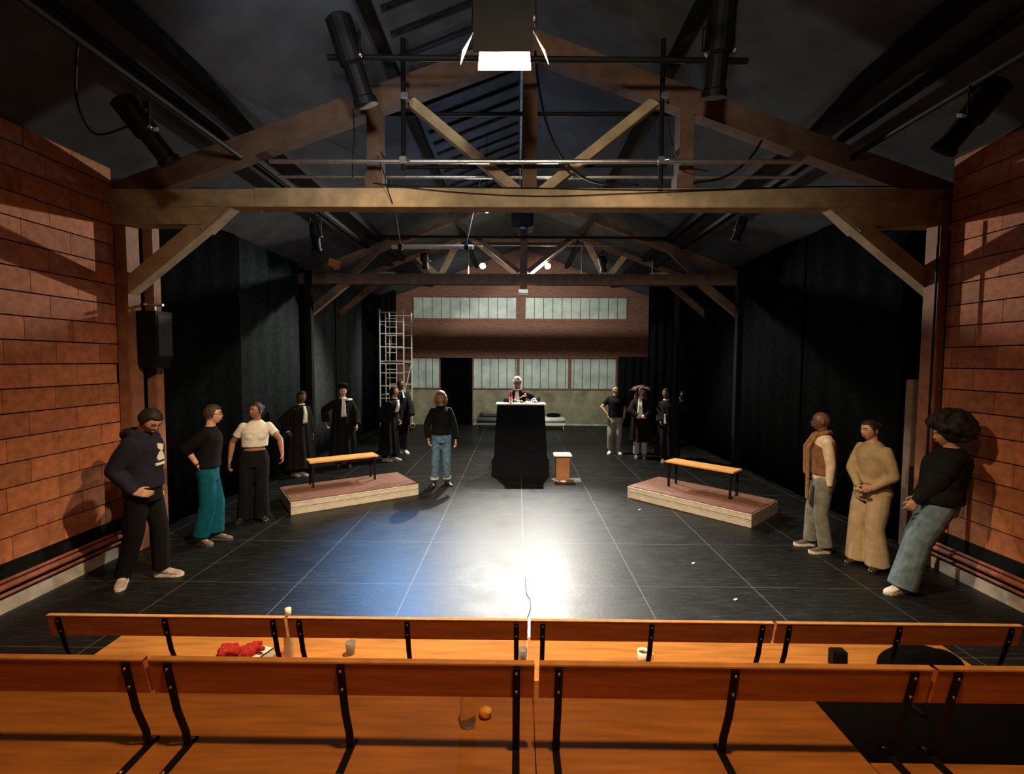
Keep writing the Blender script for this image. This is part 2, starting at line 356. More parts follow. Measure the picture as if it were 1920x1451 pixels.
# purlins, battens
for X, wd, hh, lab in ((-3.0, .13, .16, 'thick black purlin under the left ceiling slope'), (-1.42, .10, .12, 'upper black purlin under the left ceiling slope'), (3.25, .13, .16, 'thick black purlin under the right ceiling slope'), (1.66, .10, .12, 'upper black purlin under the right ceiling slope')):
    b = B(); z = zc(X)-.01; b.b2((X-wd/2, -2, z-hh), (X+wd/2, 16.8, z-.01), bev=.005); tag(b.obj('roof_purlin', black_m), lab, 'purlin', 'roof purlins')
for X, zz, lab in ((-3.28, 4.70, 'black cable tray rail below the thick left purlin'), (3.53, 4.70, 'black cable tray rail below the thick right purlin')):
    b = B(); b.b2((X-.05, -2, zz-.03), (X+.03, 15, zz+.03)); b.b2((X+.05, -2, zz-.02), (X+.065, 15, zz+.04)); tag(b.obj('cable_tray', black_m), lab, 'cable tray')
yy = 3.3; k = 0
while yy < 10.3:
    b = B(); x0, x1 = -1.32, CX-.12
    b.bar((x0, yy, zc(x0)-.025), (x1, yy, zc(x1)-.025), .034, .03); 
    tag(b.obj('roof_batten', black_m), 'thin dark batten crossing the left ceiling slope beside the ridge', 'batten', 'roof battens left of the ridge'); yy += .36; k += 1
b = B(); b.b2((CX-.10, 2, zc(CX)-.10), (CX-.07, 15, zc(CX)-.04)); tag(b.obj('ridge_strip', mat('blue_lit_flashing', (.35, .50, .62), .4, 12, .5, metal=.2)), 'narrow metal strip along the roof ridge, blue lamplight in its colour', 'flashing')  # blue light on the ridge edge is put into the strip's colour

# ------------------------------------------------------------------ pipes, bars, cables
def pipe(p0, p1, r, m, label, name='lighting_bar', grp='lighting bars in the roof'):
    b = B(); b.tube([p0, p1], r, 12); return tag(b.obj(name, m, smooth=False), label, 'bar', grp)
pipe((-2.65, 5.2, 4.36), (2.92, 5.2, 4.36), .024, steel, 'bright steel bar running just above the pale tie beam')
pipe((-3.0, 6.1, 4.535), (3.4, 6.1, 4.535), .022, steel, 'steel bar seen behind the feet of the nearest truss braces')
pipe((-1.4, 5.85, 4.55), (1.75, 5.85, 4.58), .020, black_m, 'short black bar between the two steel bars')
pipe((-1.85, 6.15, 5.32), (2.1, 6.15, 5.32), .026, black_m, 'black bar crossing behind the upper half of the nearest truss')
pipe((-1.78, 4.6, 5.06), (2.1, 4.6, 5.02), .026, black_m, 'black bar high in front of the nearest truss')
pipe((-3.2, 10.25, 4.86), (3.3, 10.25, 4.84), .028, black_m, 'long black bar in front of the second truss')
pipe((-2.0, 11.3, 4.93), (2.4, 11.3, 4.93), .018, steel, 'thin steel bar just above the two shining lamps')
pipe((-1.25, 2.9, 4.72), (1.2, 2.9, 4.70), .026, black_m, 'black bar above the barn door flood, mostly out of the picture')
pipe((-3.05, -1, 4.42), (-3.05, 5.35, 4.47), .025, black_m, 'black bar running along the left slope with a hooded lamp')
pipe((3.60, -1, 4.42), (3.60, 5.35, 4.47), .025, black_m, 'black bar running along the right slope with a hooded lamp')
for X, z0, lab in ((-1.22, 4.27, 'black drop pole holding the steel bar left of the king post'), (1.50, 4.10, 'black drop pole holding the steel bar right of the king post')):
    o = empty('drop_pole', (X, 5.2, z0)); tag(o, lab, 'pole', 'drop poles'); 
    b = B(); b.tube([(0, 0, 0), (0, 0, zc(X)-z0-.045)], .024, 10); b.obj('pole', black_m, o)
    b = B(); b.box((0, -.01, 4.36-z0), (.075, .08, .075), bev=.01); b.tube([(0, -.03, 4.36-z0), (.07, -.05, 4.36-z0)], .012); b.obj('clamp', steel, o)
    b = B(); b.box((.02, 0, 5.02-z0), (.08, .09, .07), bev=.01); b.obj('upper_clamp', steel, o)
for X, z1 in ((-1.27, 5.05), (1.62, 5.05), (3.42, 4.72)):
    b = B(); b.tube([(X, 12.42, 4.45), (X, 12.42, z1+.2)], .016, 8); tag(b.obj('hanger_rod', steel), 'thin bright vertical rod standing on the lattice girder', 'rod', 'rods on the lattice girder')
# hanging tube on two ropes
t = tag(empty('hanging_tube', (-1.41, 8, 4.12)), 'pale metal tube hanging level on two ropes under the roof', 'tube')
b = B(); b.tube([(-.67, 0, 0), (.67, 0, 0)], .037, 14); b.obj('tube', alu, t)
for x0, x1 in ((-.53, -.68), (.56, .80)):
    b = B(); b.tube([(x0, 0, .04), (x1, 0, 1.14), (x1, 0, zc(-1.41+x1)-4.13)], .006, 6); b.obj('rope', mat('grey_rope', (.2, .19, .17), .9), t)
    b = B(); b.lathe([(.045, -.03), (.045, .03)], (x0, 0, 0), 12, (1, 0, 0)); b.obj('rope_loop', black_m, t)
def cable(pts, r, label, m=black_m, name='cable'):
    # smooth the polyline
    P = [Vector(p) for p in pts]; out = []
    for i in range(len(P)-1):
        a, b_, c, d = P[max(i-1, 0)], P[i], P[i+1], P[min(i+2, len(P)-1)]
        for q in range(6):
            t_ = q/6; out.append(.5*((2*b_)+(-a+c)*t_+(2*a-5*b_+4*c-d)*t_**2+(-a+3*b_-3*c+d)*t_**3))
    out.append(P[-1]); bb = B(); bb.tube(out, r, 6); return tag(bb.obj(name, m, smooth=True), label, 'cable', 'loose cables')
cable([(.17, 5.3, 5.55), (.21, 5.25, 5.15), (.31, 5.2, 4.70), (.50, 5.22, 4.36), (.8, 5.28, 4.18), (1.3, 5.33, 4.165)], .013, 'thick black cable looping down beside the king post')
cable([(-1.6, 5.38, 4.2), (-.8, 5.375, 4.11), (.2, 5.375, 4.06), (1.2, 5.375, 4.09), (2.2, 5.378, 4.13), (3.1, 5.39, 4.165)], .005, 'thin black cable sagging along the face of the pale beam')
cable([(-1.5, 5.385, 4.17), (0, 5.38, 4.15), (1.6, 5.385, 4.13), (3.3, 5.39, 4.17), (4.2, 5.39, 4.17)], .006, 'black cable lying along the top edge of the pale beam')
cable([(-1.75, 5.2, 4.9), (-1.74, 5.2, 4.6), (-1.76, 5.2, 4.42), (-1.80, 5.3, 4.22)], .006, 'thin cable hanging left of the left queen post')
cable([(2.6, 5.3, 4.62), (2.45, 5.3, 4.40), (2.2, 5.33, 4.24), (1.9, 5.35, 4.20)], .014, 'black cable draped right of the right queen post')
cable([(-1.5, 5.2, 4.42), (-1.42, 5.2, 4.2), (-1.44, 5.3, 4.17), (-1.39, 5.39, 3.98)], .006, 'thin line dropping over the beam by the left queen post')
cable([(1.55, 5.18, 4.8), (1.62, 5.18, 4.5), (1.75, 5.2, 4.32), (2.0, 5.2, 4.26)], .006, 'thin cable hanging off the right drop pole')
cable([(-3.05, 3.4, 4.42), (-3.25, 3.6, 4.15), (-3.30, 3.8, 4.0), (-3.2, 4.0, 4.15)], .008, 'thin cable looping to the hooded lamp on the left')

# ------------------------------------------------------------------ fixtures
def profile(loc, direc, length, r, label, clampz=.25, barrel=True):
    o = tag(empty('stage_lamp', loc), label, 'stage lamp', 'unlit black stage lamps')
    d = Vector(direc).normalized(); b = B()
    prof = [(r*.7, -length*.5), (r, -length*.47), (r, length*.02), (r*.78, length*.06), (r*.78, length*.40), (r*.95, length*.42), (r*.95, length*.5), (r*.7, length*.5)]
    b.lathe(prof, (0, 0, 0), 18, d); b.obj('lamp_body', black_m, o)
    b = B(); b.lathe([(r*.72, length*.47), (r*.72, length*.485)], (0, 0, 0), 18, d); b.obj('lens', mat('dark_lens', (.02, .025, .04), .1), o)
    s = d.cross(Vector((0, 0, 1))); s = s.normalized() if s.length > .1 else Vector((1, 0, 0))
    b = B(); e = r*1.12
    b.tube([s*e, s*e+Vector((0, 0, clampz*.8)), s*-e+Vector((0, 0, clampz*.8)), s*-e], .011, 6); b.tube([(0, 0, clampz*.8), (0, 0, clampz)], .02, 8); b.obj('yoke', black_m, o)
    b = B(); b.ell(s*(e+.012), (.018, .018, .018)); b.obj('knob', steel, o)
    return o
profile((-1.50, 4.45, 4.93), (.28, .30, -1), .72, .115, 'big black profile lamp on the high bar left of the flood')
profile((1.77, 4.45, 5.02), (.03, .30, -1), .74, .12, 'big black profile lamp on the high bar right of the flood')
profile((-3.16, 4.15, 4.18), (.42, .45, -.8), .55, .10, 'black hooded lamp on the left side bar')
profile((3.62, 4.0, 4.22), (-.38, .45, -.8), .55, .10, 'black hooded lamp on the right side bar')
profile((-3.34, 8, 4.28), (.02, .1, -1), .44, .085, 'small black lamp hanging straight down above the left drapes', .40)
profile((3.6, 8, 4.40), (-.3, .1, -1), .36, .085, 'small black lamp hanging above the right drapes', .29)
profile((-2.10, 10.95, 4.50), (0, .4, -.8), .34, .09, 'small black lamp on the second truss, left of the shining lamps', .3)
profile((1.90, 10.95, 4.44), (.2, .4, -.8), .34, .09, 'small black lamp on the second truss, right of the shining lamps', .3)
# the shining lamps
for X, lab in ((-.87, 'shining lamp over the second tie beam, left of its king post'), (.73, 'shining lamp over the second tie beam, right of its king post')):
    o = tag(empty('stage_lamp', (X, 12.0, 4.60)), lab, 'stage lamp', 'shining lamps above the second truss')
    d = Vector((0, -.8, -.6)); b = B(); b.lathe([(.03, .03), (.075, .0), (.075, -.01), (.03, .02)], (0, -.045, -.01), 18, -d); b.obj('reflector', steel, o)
    b = B(); b.ell((0, -.10, -.03), (.062, .062, .062)); b.obj('bulb', mat('glowing_bulb', (1, 1, 1), emit=(1, .9, .68), estr=60), o)
    b = B(); b.tube([(-.12, 0, 0), (-.12, 0, .18), (.12, 0, .18), (.12, 0, 0)], .008, 6); b.tube([(0, 0, .18), (0, 0, .32)], .012, 6); b.obj('yoke', black_m, o)
o = tag(empty('lamp', (-.51, 7.9, 4.68)), 'small bluish white bulb glowing just under the pale beam', 'lamp')
b = B(); b.ell((0, 0, 0), (.052, .052, .034)); b.obj('bulb', mat('blue_white_bulb', (1, 1, 1), emit=(.62, .78, 1), estr=14), o)
b = B(); b.lathe([(.03, .03), (.03, .11)], (0, 0, 0), 12); b.tube([(0, 0, .1), (0, 0, 1.2)], .006, 6); b.obj('socket', black_m, o)
# flood with barn doors
f = tag(empty('flood_lamp', (-.1, 3.22, 4.25)), 'black flood lamp with lit barn doors hanging at the top centre', 'stage lamp')
b = B(); b.b2((-.187, -.136, -.082), (.187, -.13, .33)); b.prism([(-.185, .305), (.185, .305), (.15, .42), (.12, .46), (-.12, .46), (-.15, .42)], -.13, .11); hb = b.obj('lamp_housing', black_m, f)
b = B(); b.tube([(-.20, 0, .16), (-.20, 0, .42), (.20, 0, .42), (.20, 0, .16)], .012, 8); b.tube([(0, 0, .42), (0, -.28, .46)], .02, 8); b.obj('yoke', black_m, f)
dm = mat('barn_door_metal', (.55, .55, .5), .45, 8, .1)
b = B(); 
for q in ([(-.15, .115, .30), (.15, .115, .30), (.180, .160, -.022), (-.180, .160, -.022)],):
    a_ = [b.bm.verts.new(p) for p in q]; c_ = [b.bm.verts.new((p[0], p[1]+.006, p[2])) for p in q]
    b.bm.faces.new(a_); b.bm.faces.new(c_[::-1]); [b.bm.faces.new((a_[i_], c_[i_], c_[(i_+1) % 4], a_[(i_+1) % 4])) for i_ in range(4)]
b.obj('barn_door', dm, f)
b = B(); bm_ = b.bm
for s in (-1, 1):
    b = B(); pts = [(s*.185, -.12, .04), (s*.185, .10, .22), (s*.20, .13, .22), (s*.30, .17, .02), (s*.26, -.05, -.02)]
    a = [b.bm.verts.new(p) for p in pts]; c = [b.bm.verts.new((p[0]+s*.005, p[1], p[2])) for p in pts]
    b.bm.faces.new(a); b.bm.faces.new(c[::-1])
    for i in range(5): b.bm.faces.new((a[i], a[(i+1) % 5], c[(i+1) % 5], c[i]))
    b.obj('barn_door', dm, f)
b = B(); b.box((0, 0, .175), (.27, .17, .012)); b.obj('lamp_glass', mat('glowing_flood_glass', (1, 1, 1), emit=(1, .86, .6), estr=6), f)
b = B(); b.ell((.19, -.10, .14), (.014, .014, .014)); b.obj('knob', steel, f)
# projector under the roof
o = tag(empty('projector', (.08, 9.5, 4.95)), 'black box with a round lens hung over the second truss', 'projector')
b = B(); b.box((0, 0, 0), (.42, .5, .30), bev=.02); b.tube([(0, 0, .1), (0, 0, 1.0)], .03); b.obj('case', black_m, o)
b = B(); b.lathe([(.09, 0), (.1, .04), (.1, .1), (.07, .1)], (0, -.22, -.16), 18, (0, -.5, -.8)); b.obj('lens', mat('glossy_lens', (.02, .02, .03), .05), o)
# loudspeaker on the left
o = tag(empty('loudspeaker', (-4.30, 5.68, 2.15)), 'black loudspeaker hanging between the two posts on the left', 'loudspeaker')
b = B(); b.prism([(-.13, .08), (-.08, 0), (.06, 0), (.12, .12), (.12, .66), (-.13, .66)], -.15, .12); b.obj('cabinet', black_m, o)
b = B(); b.b2((.121, -.12, .14), (.127, .09, .62)); b.obj('grille', mat('dark_grille', (.03, .03, .03), .6, 60, .6, .3), o)
b = B(); b.tube([(-.12, 0, .74), (.10, 0, .74)], .016); b.ell((-.10, -.02, .74), (.026, .026, .026)); b.tube([(0, 0, .66), (0, 0, .74)], .014); b.obj('bracket', steel, o)
# vertical dark pole and stand on the right wall end
b = B(); b.tube([(4.44, 5.2, .0), (4.44, 5.2, 3.7)], .012); tag(b.obj('wall_conduit', black_m), 'thin black vertical conduit in front of the right knee brace', 'conduit')

# ------------------------------------------------------------------ drapes
def drape(p0, p1, z0, z1, label, amp=.035, wl=.24, seed=0, m_=None):
    m_ = m_ or black_fab
    p0, p1 = Vector((*p0, 0)), Vector((*p1, 0)); L = (p1-p0).length; d = (p1-p0)/L; n = Vector((-d.y, d.x, 0)); N = int(L/.03); b = B(); rows = []
    for zi, z in enumerate((z0, (z0+z1)/2, z1)):
        rows.append([]) 
        for i in range(N+1):
            s_ = L*i/N; a = amp*(math.sin(s_*2*math.pi/wl+seed)+.5*math.sin(s_*2*math.pi/(wl*2.7)+seed*2+zi*.4))
            rows[-1].append(p0+d*s_+n*a+Vector((0, 0, z)))
    th = n*.008
    fr = [[b.bm.verts.new(v+th) for v in r] for r in rows]; bk = [[b.bm.verts.new(v-th) for v in r] for r in rows]
    for k_ in range(2):
        for i in range(N):
            b.bm.faces.new((fr[k_][i], fr[k_][i+1], fr[k_+1][i+1], fr[k_+1][i])); b.bm.faces.new((bk[k_][i], bk[k_+1][i], bk[k_+1][i+1], bk[k_][i+1]))
    for i in range(N):
        b.bm.faces.new((fr[0][i], bk[0][i], bk[0][i+1], fr[0][i+1])); b.bm.faces.new((fr[2][i], fr[2][i+1], bk[2][i+1], bk[2][i]))
    for k_ in range(2):
        b.bm.faces.new((fr[k_][0], fr[k_+1][0], bk[k_+1][0], bk[k_][0])); b.bm.faces.new((fr[k_][N], bk[k_][N], bk[k_+1][N], fr[k_+1][N]))
    return tag(b.obj('stage_drape', m_, smooth=True), label, 'drape', 'black drapes round the stage')
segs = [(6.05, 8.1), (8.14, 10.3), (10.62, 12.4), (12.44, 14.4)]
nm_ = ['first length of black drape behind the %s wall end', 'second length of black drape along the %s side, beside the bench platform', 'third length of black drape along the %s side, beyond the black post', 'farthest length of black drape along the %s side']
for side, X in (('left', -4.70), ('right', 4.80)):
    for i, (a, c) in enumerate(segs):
        drape((X, a), (X, c), .02, zc(X)-.03, nm_[i] % side, .018, .62 if i > 1 else .5, i*1.3, (black_fab, half_lit_fab, lamplit_fab, lamplit_fab)[i] if X < 0 else black_fab)  # left lengths coloured lighter where lamp spill falls on them
drape((-4.85, 15.9), (-4.02, 15.9), .02, 4.55, 'narrow black drape hanging behind the scaffold tower', .04, .2)
drape((-4.70, 14.45), (-4.58, 15.7), .02, 4.5, 'tightly folded black drape left of the scaffold tower', .05, .18)
drape((3.95, 14.6), (4.72, 14.6), .02, 4.7, 'tall black drape closing the right rear corner', .04, .25)
drape((3.42, 16.3), (4.80, 16.3), .02, 2.42, 'low black drape on the end wall at the right', .04, .25)

# ------------------------------------------------------------------ scaffold tower
o = tag(empty('scaffold_tower', (-3.80, 15.05, 0)), 'aluminium scaffold tower with ladder rungs near the left rear corner', 'scaffold')
for x in (-.36, .36):
    for y in (-.55, .55):
        b = B(); b.tube([(x, y, .08), (x, y, 3.79)], .022, 10); b.obj('upright', alu, o)
        b = B(); b.lathe([(.03, -.03), (.075, -.025), (.075, .025), (.03, .03)], (x, y, .076), 14, (1, 0, 0)); b.obj('castor', black_m, o)
for y, m_ in ((-.55, alu), (.55, alu)):
    for z in (3.70, 3.42, 3.06, 2.66, 2.23, 2.15, 1.87, 1.48, 1.1, .7, .35):
        b = B(); b.tube([(-.36, y, z), (.36, y, z)], .015, 8); b.obj('rail', alu, o)
for x in (-.18, .14):
    for z0, z1 in ((2.24, 3.70), (.3, 2.15)):
        b = B(); b.tube([(x, -.56, z0), (x, -.56, z1)], .014, 8); b.obj('ladder_stile', alu, o)
for i in range(13): b = B(); z = .45+i*.255; b.tube([(-.18, -.57, z), (.14, -.57, z)], .012, 8); b.obj('rung', alu, o)
for x in (-.36, .36):
    for z in (3.35, 2.2, 1.2):
        b = B(); b.tube([(x, -.55, z), (x, .55, z-.02)], .015, 8); b.obj('side_rail', alu, o)
b = B(); b.tube([(.36, -.55, 1.2), (.36, .55, 2.2)], .012, 8); b.tube([(-.36, .55, 2.2), (-.0, -.55, 3.0)], .012, 8); b.obj('brace', alu, o)
b = B(); b.b2((-.34, -.5, 2.165), (.34, .5, 2.20)); b.obj('platform', mat('scaffold_ply', (.16, .12, .08), .7), o)

# ------------------------------------------------------------------ rostra and benches on the stage
def rostrum(x, y, a, label):
    o = tag(empty('stage_platform', (x, y, 0), a), label, 'platform', 'low platforms with a bench')
    b = B(); b.b2((-.975, -.475, .165), (.975, .475, .2), bev=.004); b.obj('deck', plat_top, o)
    for z0, z1 in ((.105, .185), (.0, .098)):
        b = B(); t_ = .018
        b.b2((-.985, -.492, z0), (.985, -.475, z1), bev=.004); b.b2((-.985, .475, z0), (.985, .492, z1), bev=.004)
        b.b2((-.985, -.475, z0), (-.97, .475, z1)); b.b2((.97, -.475, z0), (.985, .475, z1)); b.b2((-.985, -.497, z1-.012), (.985, -.490, z1-.004))
        b.obj('frame', alu, o)
    return o
rostrum(-2.74, 7.78, math.radians(34.5), 'low brown-topped platform with pale metal edge on the left, under a bench')
rostrum(2.87, 7.50, math.radians(-46.8), 'low brown-topped platform with pale metal edge on the right, under a bench')
def stage_bench(x, y, a, label):
    o = tag(empty('bench', (x, y, .2), a), label, 'bench', 'benches on the platforms')
    b = B(); b.b2((-.56, -.165, .395), (.56, .165, .425), bev=.008); b.obj('seat', bench_wood, o)
    for sx in (-.50, .50):
        for sy in (-.12, .12):
            b = B(); b.b2((sx-.015, sy-.015, 0), (sx+.015, sy+.015, .395)); b.obj('leg', black_m, o)
    b = B(); b.b2((-.5, -.13, .36), (.5, -.11, .392)); b.b2((-.5, .11, .36), (.5, .13, .392))
    for sx in (-.5, .5): b.b2((sx-.012, -.12, .362), (sx+.012, .12, .39))
    b.obj('apron', black_m, o); return o
stage_bench(-2.93, 7.98, math.radians(34), 'honey-coloured bench with black legs on the left platform')
stage_bench(2.94, 7.58, math.radians(-46.5), 'honey-coloured bench with black legs on the right platform')

# ------------------------------------------------------------------ judge's desk, stool, rear daybeds
o = tag(empty('judge_desk', (.07, 9.5, 0)), 'tall tapering black lectern desk with a white top at centre stage', 'desk')
cl = mat('black_desk_cloth', (.006, .007, .012), .9, 8, .3, .1, spec=.15)
b = B()
R_ = lambda z, wx, y0, y1: [(-wx, y0, z), (wx, y0, z), (wx, y1, z), (-wx, y1, z)]
b.loft([R_(0.0, .575, -.20, .30), R_(.30, .545, -.17, .28), R_(.45, .52, -.14, .26), R_(1.0, .49, -.08, .25), R_(1.385, .465, -.05, .25)]); b.obj('desk_body', cl, o)
b = B(); b.box((0, .11, 1.40), (.985, .38, .028), bev=.012); b.obj('desk_top', white_p, o)
b = B(); b.b2((-.6, .42, 0), (.6, 1.15, .22), bev=.01); tag(b.obj('judge_step', black_m), 'black step behind the tall desk', 'step').location = (.07, 9.5, 0)
def small(bb, name, m, loc, label, cat, smooth=True, group=None, rz=0):
    q = bb.obj(name, m, smooth=smooth); q.location = loc; q.rotation_euler = (0, 0, rz); return tag(q, label, cat, group)
zd = 1.414
o = tag(empty('bottle', (-.13, 9.52, zd)), 'clear bottle with a bright red top on the desk', 'bottle')
b = B(); b.lathe([(.0, 0), (.034, .002), (.036, .02), (.036, .10), (.034, .11)], n=20); b.obj('bottle_body', mat('pink_clear_plastic', (.85, .45, .35), .25, 8, .2), o, smooth=True)
b = B(); b.lathe([(.036, .11), (.036, .16), (.020, .19), (.013, .20), (.013, .235), (.0, .236)], n=20); b.obj('bottle_cap', mat('red_plastic', (.75, .03, .04), .35), o, smooth=True)
b = B(); b.b2((-.11, -.07, 0), (.11, .07, .008)); small(b, 'papers', mat('paper', (.85, .83, .76), .8), (.02, 9.60, zd), 'sheets of paper lying on the desk by the judge', 'paper', False, rz=.2)
b = B(); b.ell((0, 0, .02), (.07, .05, .02)); small(b, 'paper_bundle', MATS['paper'], (.20, 9.55, zd), 'crumpled pale cloth on the desk in front of the judge', 'cloth')
# stool
o = tag(empty('stool', (.87, 9.12, 0)), 'white-topped stool with a brown wooden column right of the desk', 'stool')
b = B(); b.b2((-.17, -.17, .455), (.17, .17, .485), bev=.012); b.obj('stool_top', white_p, o)
b = B(); b.prism([(-.125, -.11), (.125, -.11), (.125, .11), (-.125, .11)], .0, .455, 'z'); b.obj('column', mat('warm_brown_wood', (.36, .17, .075), .55, 8, .25, stretch=(1, 1, 4)), o)
b = B(); b.lathe([(.06, .0), (.06, .012), (.05, .016)], (.0, -.17, .0), 20); small(b, 'saucer', white_p, (.87, 9.05, .006), 'round white saucer on the floor at the foot of the stool', 'saucer')
b = B(); b.b2((-.26, -.13, 0), (.26, .17, .006)); small(b, 'floor_mat', mat('grey_rubber_mat', (.10, .10, .09), .7), (.95, 8.98, 0), 'small grey mat on the floor under the stool', 'mat', False)
b = B(); b.tube([(0, 0, .012), (.15, -.12, .012), (.22, -.16, .012)], .009, 6); small(b, 'stick', mat('pale_stick', (.7, .7, .62), .5), (.66, 8.99, .0), 'pale stick lying on the floor beside the stool', 'stick')
# daybeds
wv = mat('white_vinyl', (.62, .64, .58), .5, 5, .12)
def daybed(x, y, L, label, m, fm, name='daybed'):
    o = tag(empty(name, (x, y, 0)), label, 'daybed')
    b = B(); b.b2((-L/2, -.35, .20), (L/2, .35, .38), bev=.035); b.obj('cushion', m, o, smooth=True)
    b = B(); b.b2((-L/2-.01, -.36, .115), (L/2+.01, .36, .20), bev=.015); b.obj('base', fm, o)
    for sx in (-1, 1):
        for sy in (-1, 1):
            b = B(); b.tube([(sx*(L/2-.07), sy*.28, .12), (sx*(L/2-.04), sy*.30, 0)], [.022, .012], 8); b.obj('leg', fm, o)
    return o
daybed(.94, 16.15, 1.30, 'low white padded daybed by the end wall, right of the desk', wv, wv)
dkb = mat('charcoal_vinyl', (.05, .055, .065), .7, 6, .3)
daybed(-.72, 16.15, 1.26, 'low charcoal daybed by the end wall, left of the desk', dkb, mat('grey_slab', (.12, .12, .12), .7))
b = B(); b.ell((0, 0, .06), (.24, .17, .075)); small(b, 'dark_cushion', black_fab, (1.22, 16.12, .38), 'oval black cushion on the white daybed', 'cushion')
b = B(); b.box((0, 0, .04), (.7, .4, .07), bev=.03); b.ell((-.38, 0, .07), (.09, .15, .08)); remesh(small(b, 'folded_coat', mat('navy_cloth', (.02, .022, .04), .9, 8, .4, .2), (-.80, 16.10, .382), 'dark coat lying on the charcoal daybed', 'coat'), .012)

# ------------------------------------------------------------------ seating tiers
def deck(name, boxes, label, m=wood_seat):
    b = B()
    for a, c in boxes: b.b2(a, c, bev=.004)
    return tag(b.obj(name, m), label, 'seating tier', 'wooden seating tiers')
SP = .073
def tier(x0, x1, y0, y1, z, label, extra=()):
    o = tag(empty('seating_tier', ((x0+x1)/2, (y0+y1)/2, 0)), label, 'seating tier', 'wooden seating tiers')
    inv = Matrix.Translation((-(x0+x1)/2, -(y0+y1)/2, 0))
    b = B(); b.b2((x0+.002, y0, z-.03), (x1-.002, y1, z), bev=.003)
    q = b.obj('seat_board', wood_seat, o); q.matrix_parent_inverse = inv
    b = B(); b.b2((x0+.01, y0+.02, 0), (x1-.01, y1-.03, z-.031)); q = b.obj('riser', wood_back, o); q.matrix_parent_inverse = inv
    return o
tier(-2.59, SP, 2.52, 3.06, .44, 'front seating tier, left half, pale wood in front of the red scarf')
tier(SP, 2.744, 2.52, 3.06, .44, 'front seating tier, right half, with the black coat on it')
tier(-2.75, SP, 1.02, 2.066, .83, 'nearer seating tier, left half, with a peeled orange on it')
tier(SP, 1.262, 1.02, 2.066, .83, 'nearer seating tier, right half, ending at a dark aisle')
tier(1.264, 2.9, 1.02, 1.655, .826, 'short strip of wooden tier in the bottom right corner')
b = B(); b.b2((1.27, 1.66, 0), (4.3, 2.51, .43)); tag(b.obj('aisle_step', mat('black_step_mat', (.003, .003, .003), .9, spec=.05)), 'black aisle step right of the nearer tier', 'step')
def audience_bench(xc, Yt, zt, H, zf, xs, label, half=.667):
    o = tag(empty('audience_bench_back', (xc, Yt, zf)), label, 'bench back', 'bench backs of the audience seating')
    k = .27; h = zt-zf
    def P(dz, off=0): return (Yo(dz)+off, dz)
    Yo = lambda z: (h-z)*k*.82      # recline: the top leans to the camera
    b = B(); b.prism([(Yo(h)-.0, h), (Yo(h)+.021, h+.002), (Yo(h-H)+.021, h-H), (Yo(h-H), h-H-.002)], -half, half, 'x')
    bd = b.obj('back_board', wood_back, o)
    b = B(); b.prism([(Yo(h)-.001, h+.002), (Yo(h)+.022, h+.003), (Yo(h)+.022, h-.004), (Yo(h)-.001, h-.004)], -half, half, 'x'); b.obj('top_edge', wood_edge, o)
    for x in xs:
        x -= xc; b = B()
        pr = [(Yo(h-.01)-.004, h-.01), (Yo(h*.45)-.004, h*.45), (Yo(h*.2)+.012, h*.18), (Yo(0)+.004, .006)]
        for (y0, z0), (y1, z1) in zip(pr, pr[1:]):
            b.bar((x, y0, z0), (x, y1, z1+(-.002)), .026, .007, up=(0, 1, .2))
        b.b2((x-.013, Yo(0)-.26, .0), (x+.013, Yo(0)+.045, .007))
        up_ = b.obj('upright', black_m, o)
        b = B()
        for zz in (h-.03, h-H+.03): b.ell((x, Yo(zz)-.010, zz), (.005, .004, .005))
        b.ell((x, Yo(0)+.03, .010), (.007, .007, .005)); b.ell((x, Yo(0)-.12, .010), (.007, .007, .005)); b.obj('bolt', steel, up_)
    return o
PW = 1.351
lab1 = ['leftmost bench back of the front row', 'front-row bench back just left of the centre gap', 'front-row bench back just right of the centre gap', 'rightmost bench back of the front row']
lab2 = ['nearer-row bench back cut off by the left picture edge', 'nearer-row bench back just left of the centre gap', 'nearer-row bench back just right of the centre gap', 'nearer-row bench back cut off by the right picture edge']
for i in range(4):
    xc = SP+PW*(i-1.5); 
    xs = (xc-.60, xc, xc+.605)
    audience_bench(xc, 2.574, .82, .125, .44, xs, lab1[i])
    audience_bench(xc, 1.587, 1.214, .136, .83, xs, lab2[i])

# things left on the seats
glass_m = mat('clear_cup_plastic', (.9, .9, .86), .15, 5, .05, trans=.85)
def tumbler(name, loc, r, h, label, m):
    b = B(); n = 20
    b.loft([[Vector((q*math.cos(2*math.pi*k/n), q*math.sin(2*math.pi*k/n), z)) for k in range(n)] for q, z in ((r*.8, 0), (r, h), (r*.93, h), (r*.74, .006))])
    return small(b, name, m, loc, label, 'cup')
tumbler('cup', (-1.02, 2.86, .44), .030, .075, 'clear plastic cup on the front tier behind the red scarf', glass_m)
tumbler('cup', (.042, 2.80, .44), .028, .08, 'clear glass beside the centre gap on the front tier', glass_m)
o = tag(empty('mug', (.765, 2.80, .44)), 'white mug with a dark opening on the front tier, right of centre', 'mug')
b = B(); b.lathe([(.028, 0), (.034, .004), (.036, .08), (.031, .08), (.029, .06)], n=20); b.obj('mug_body', white_p, o, smooth=True)
b = B(); b.lathe([(.0295, .055), (.0295, .066)], n=20); b.obj('coffee', mat('black_coffee', (.02, .012, .008), .2), o)
b = B(); b.tube([(.033, 0, .065), (.058, 0, .06), (.058, 0, .03), (.033, 0, .02)], .006, 8); b.obj('handle', white_p, o, smooth=True)
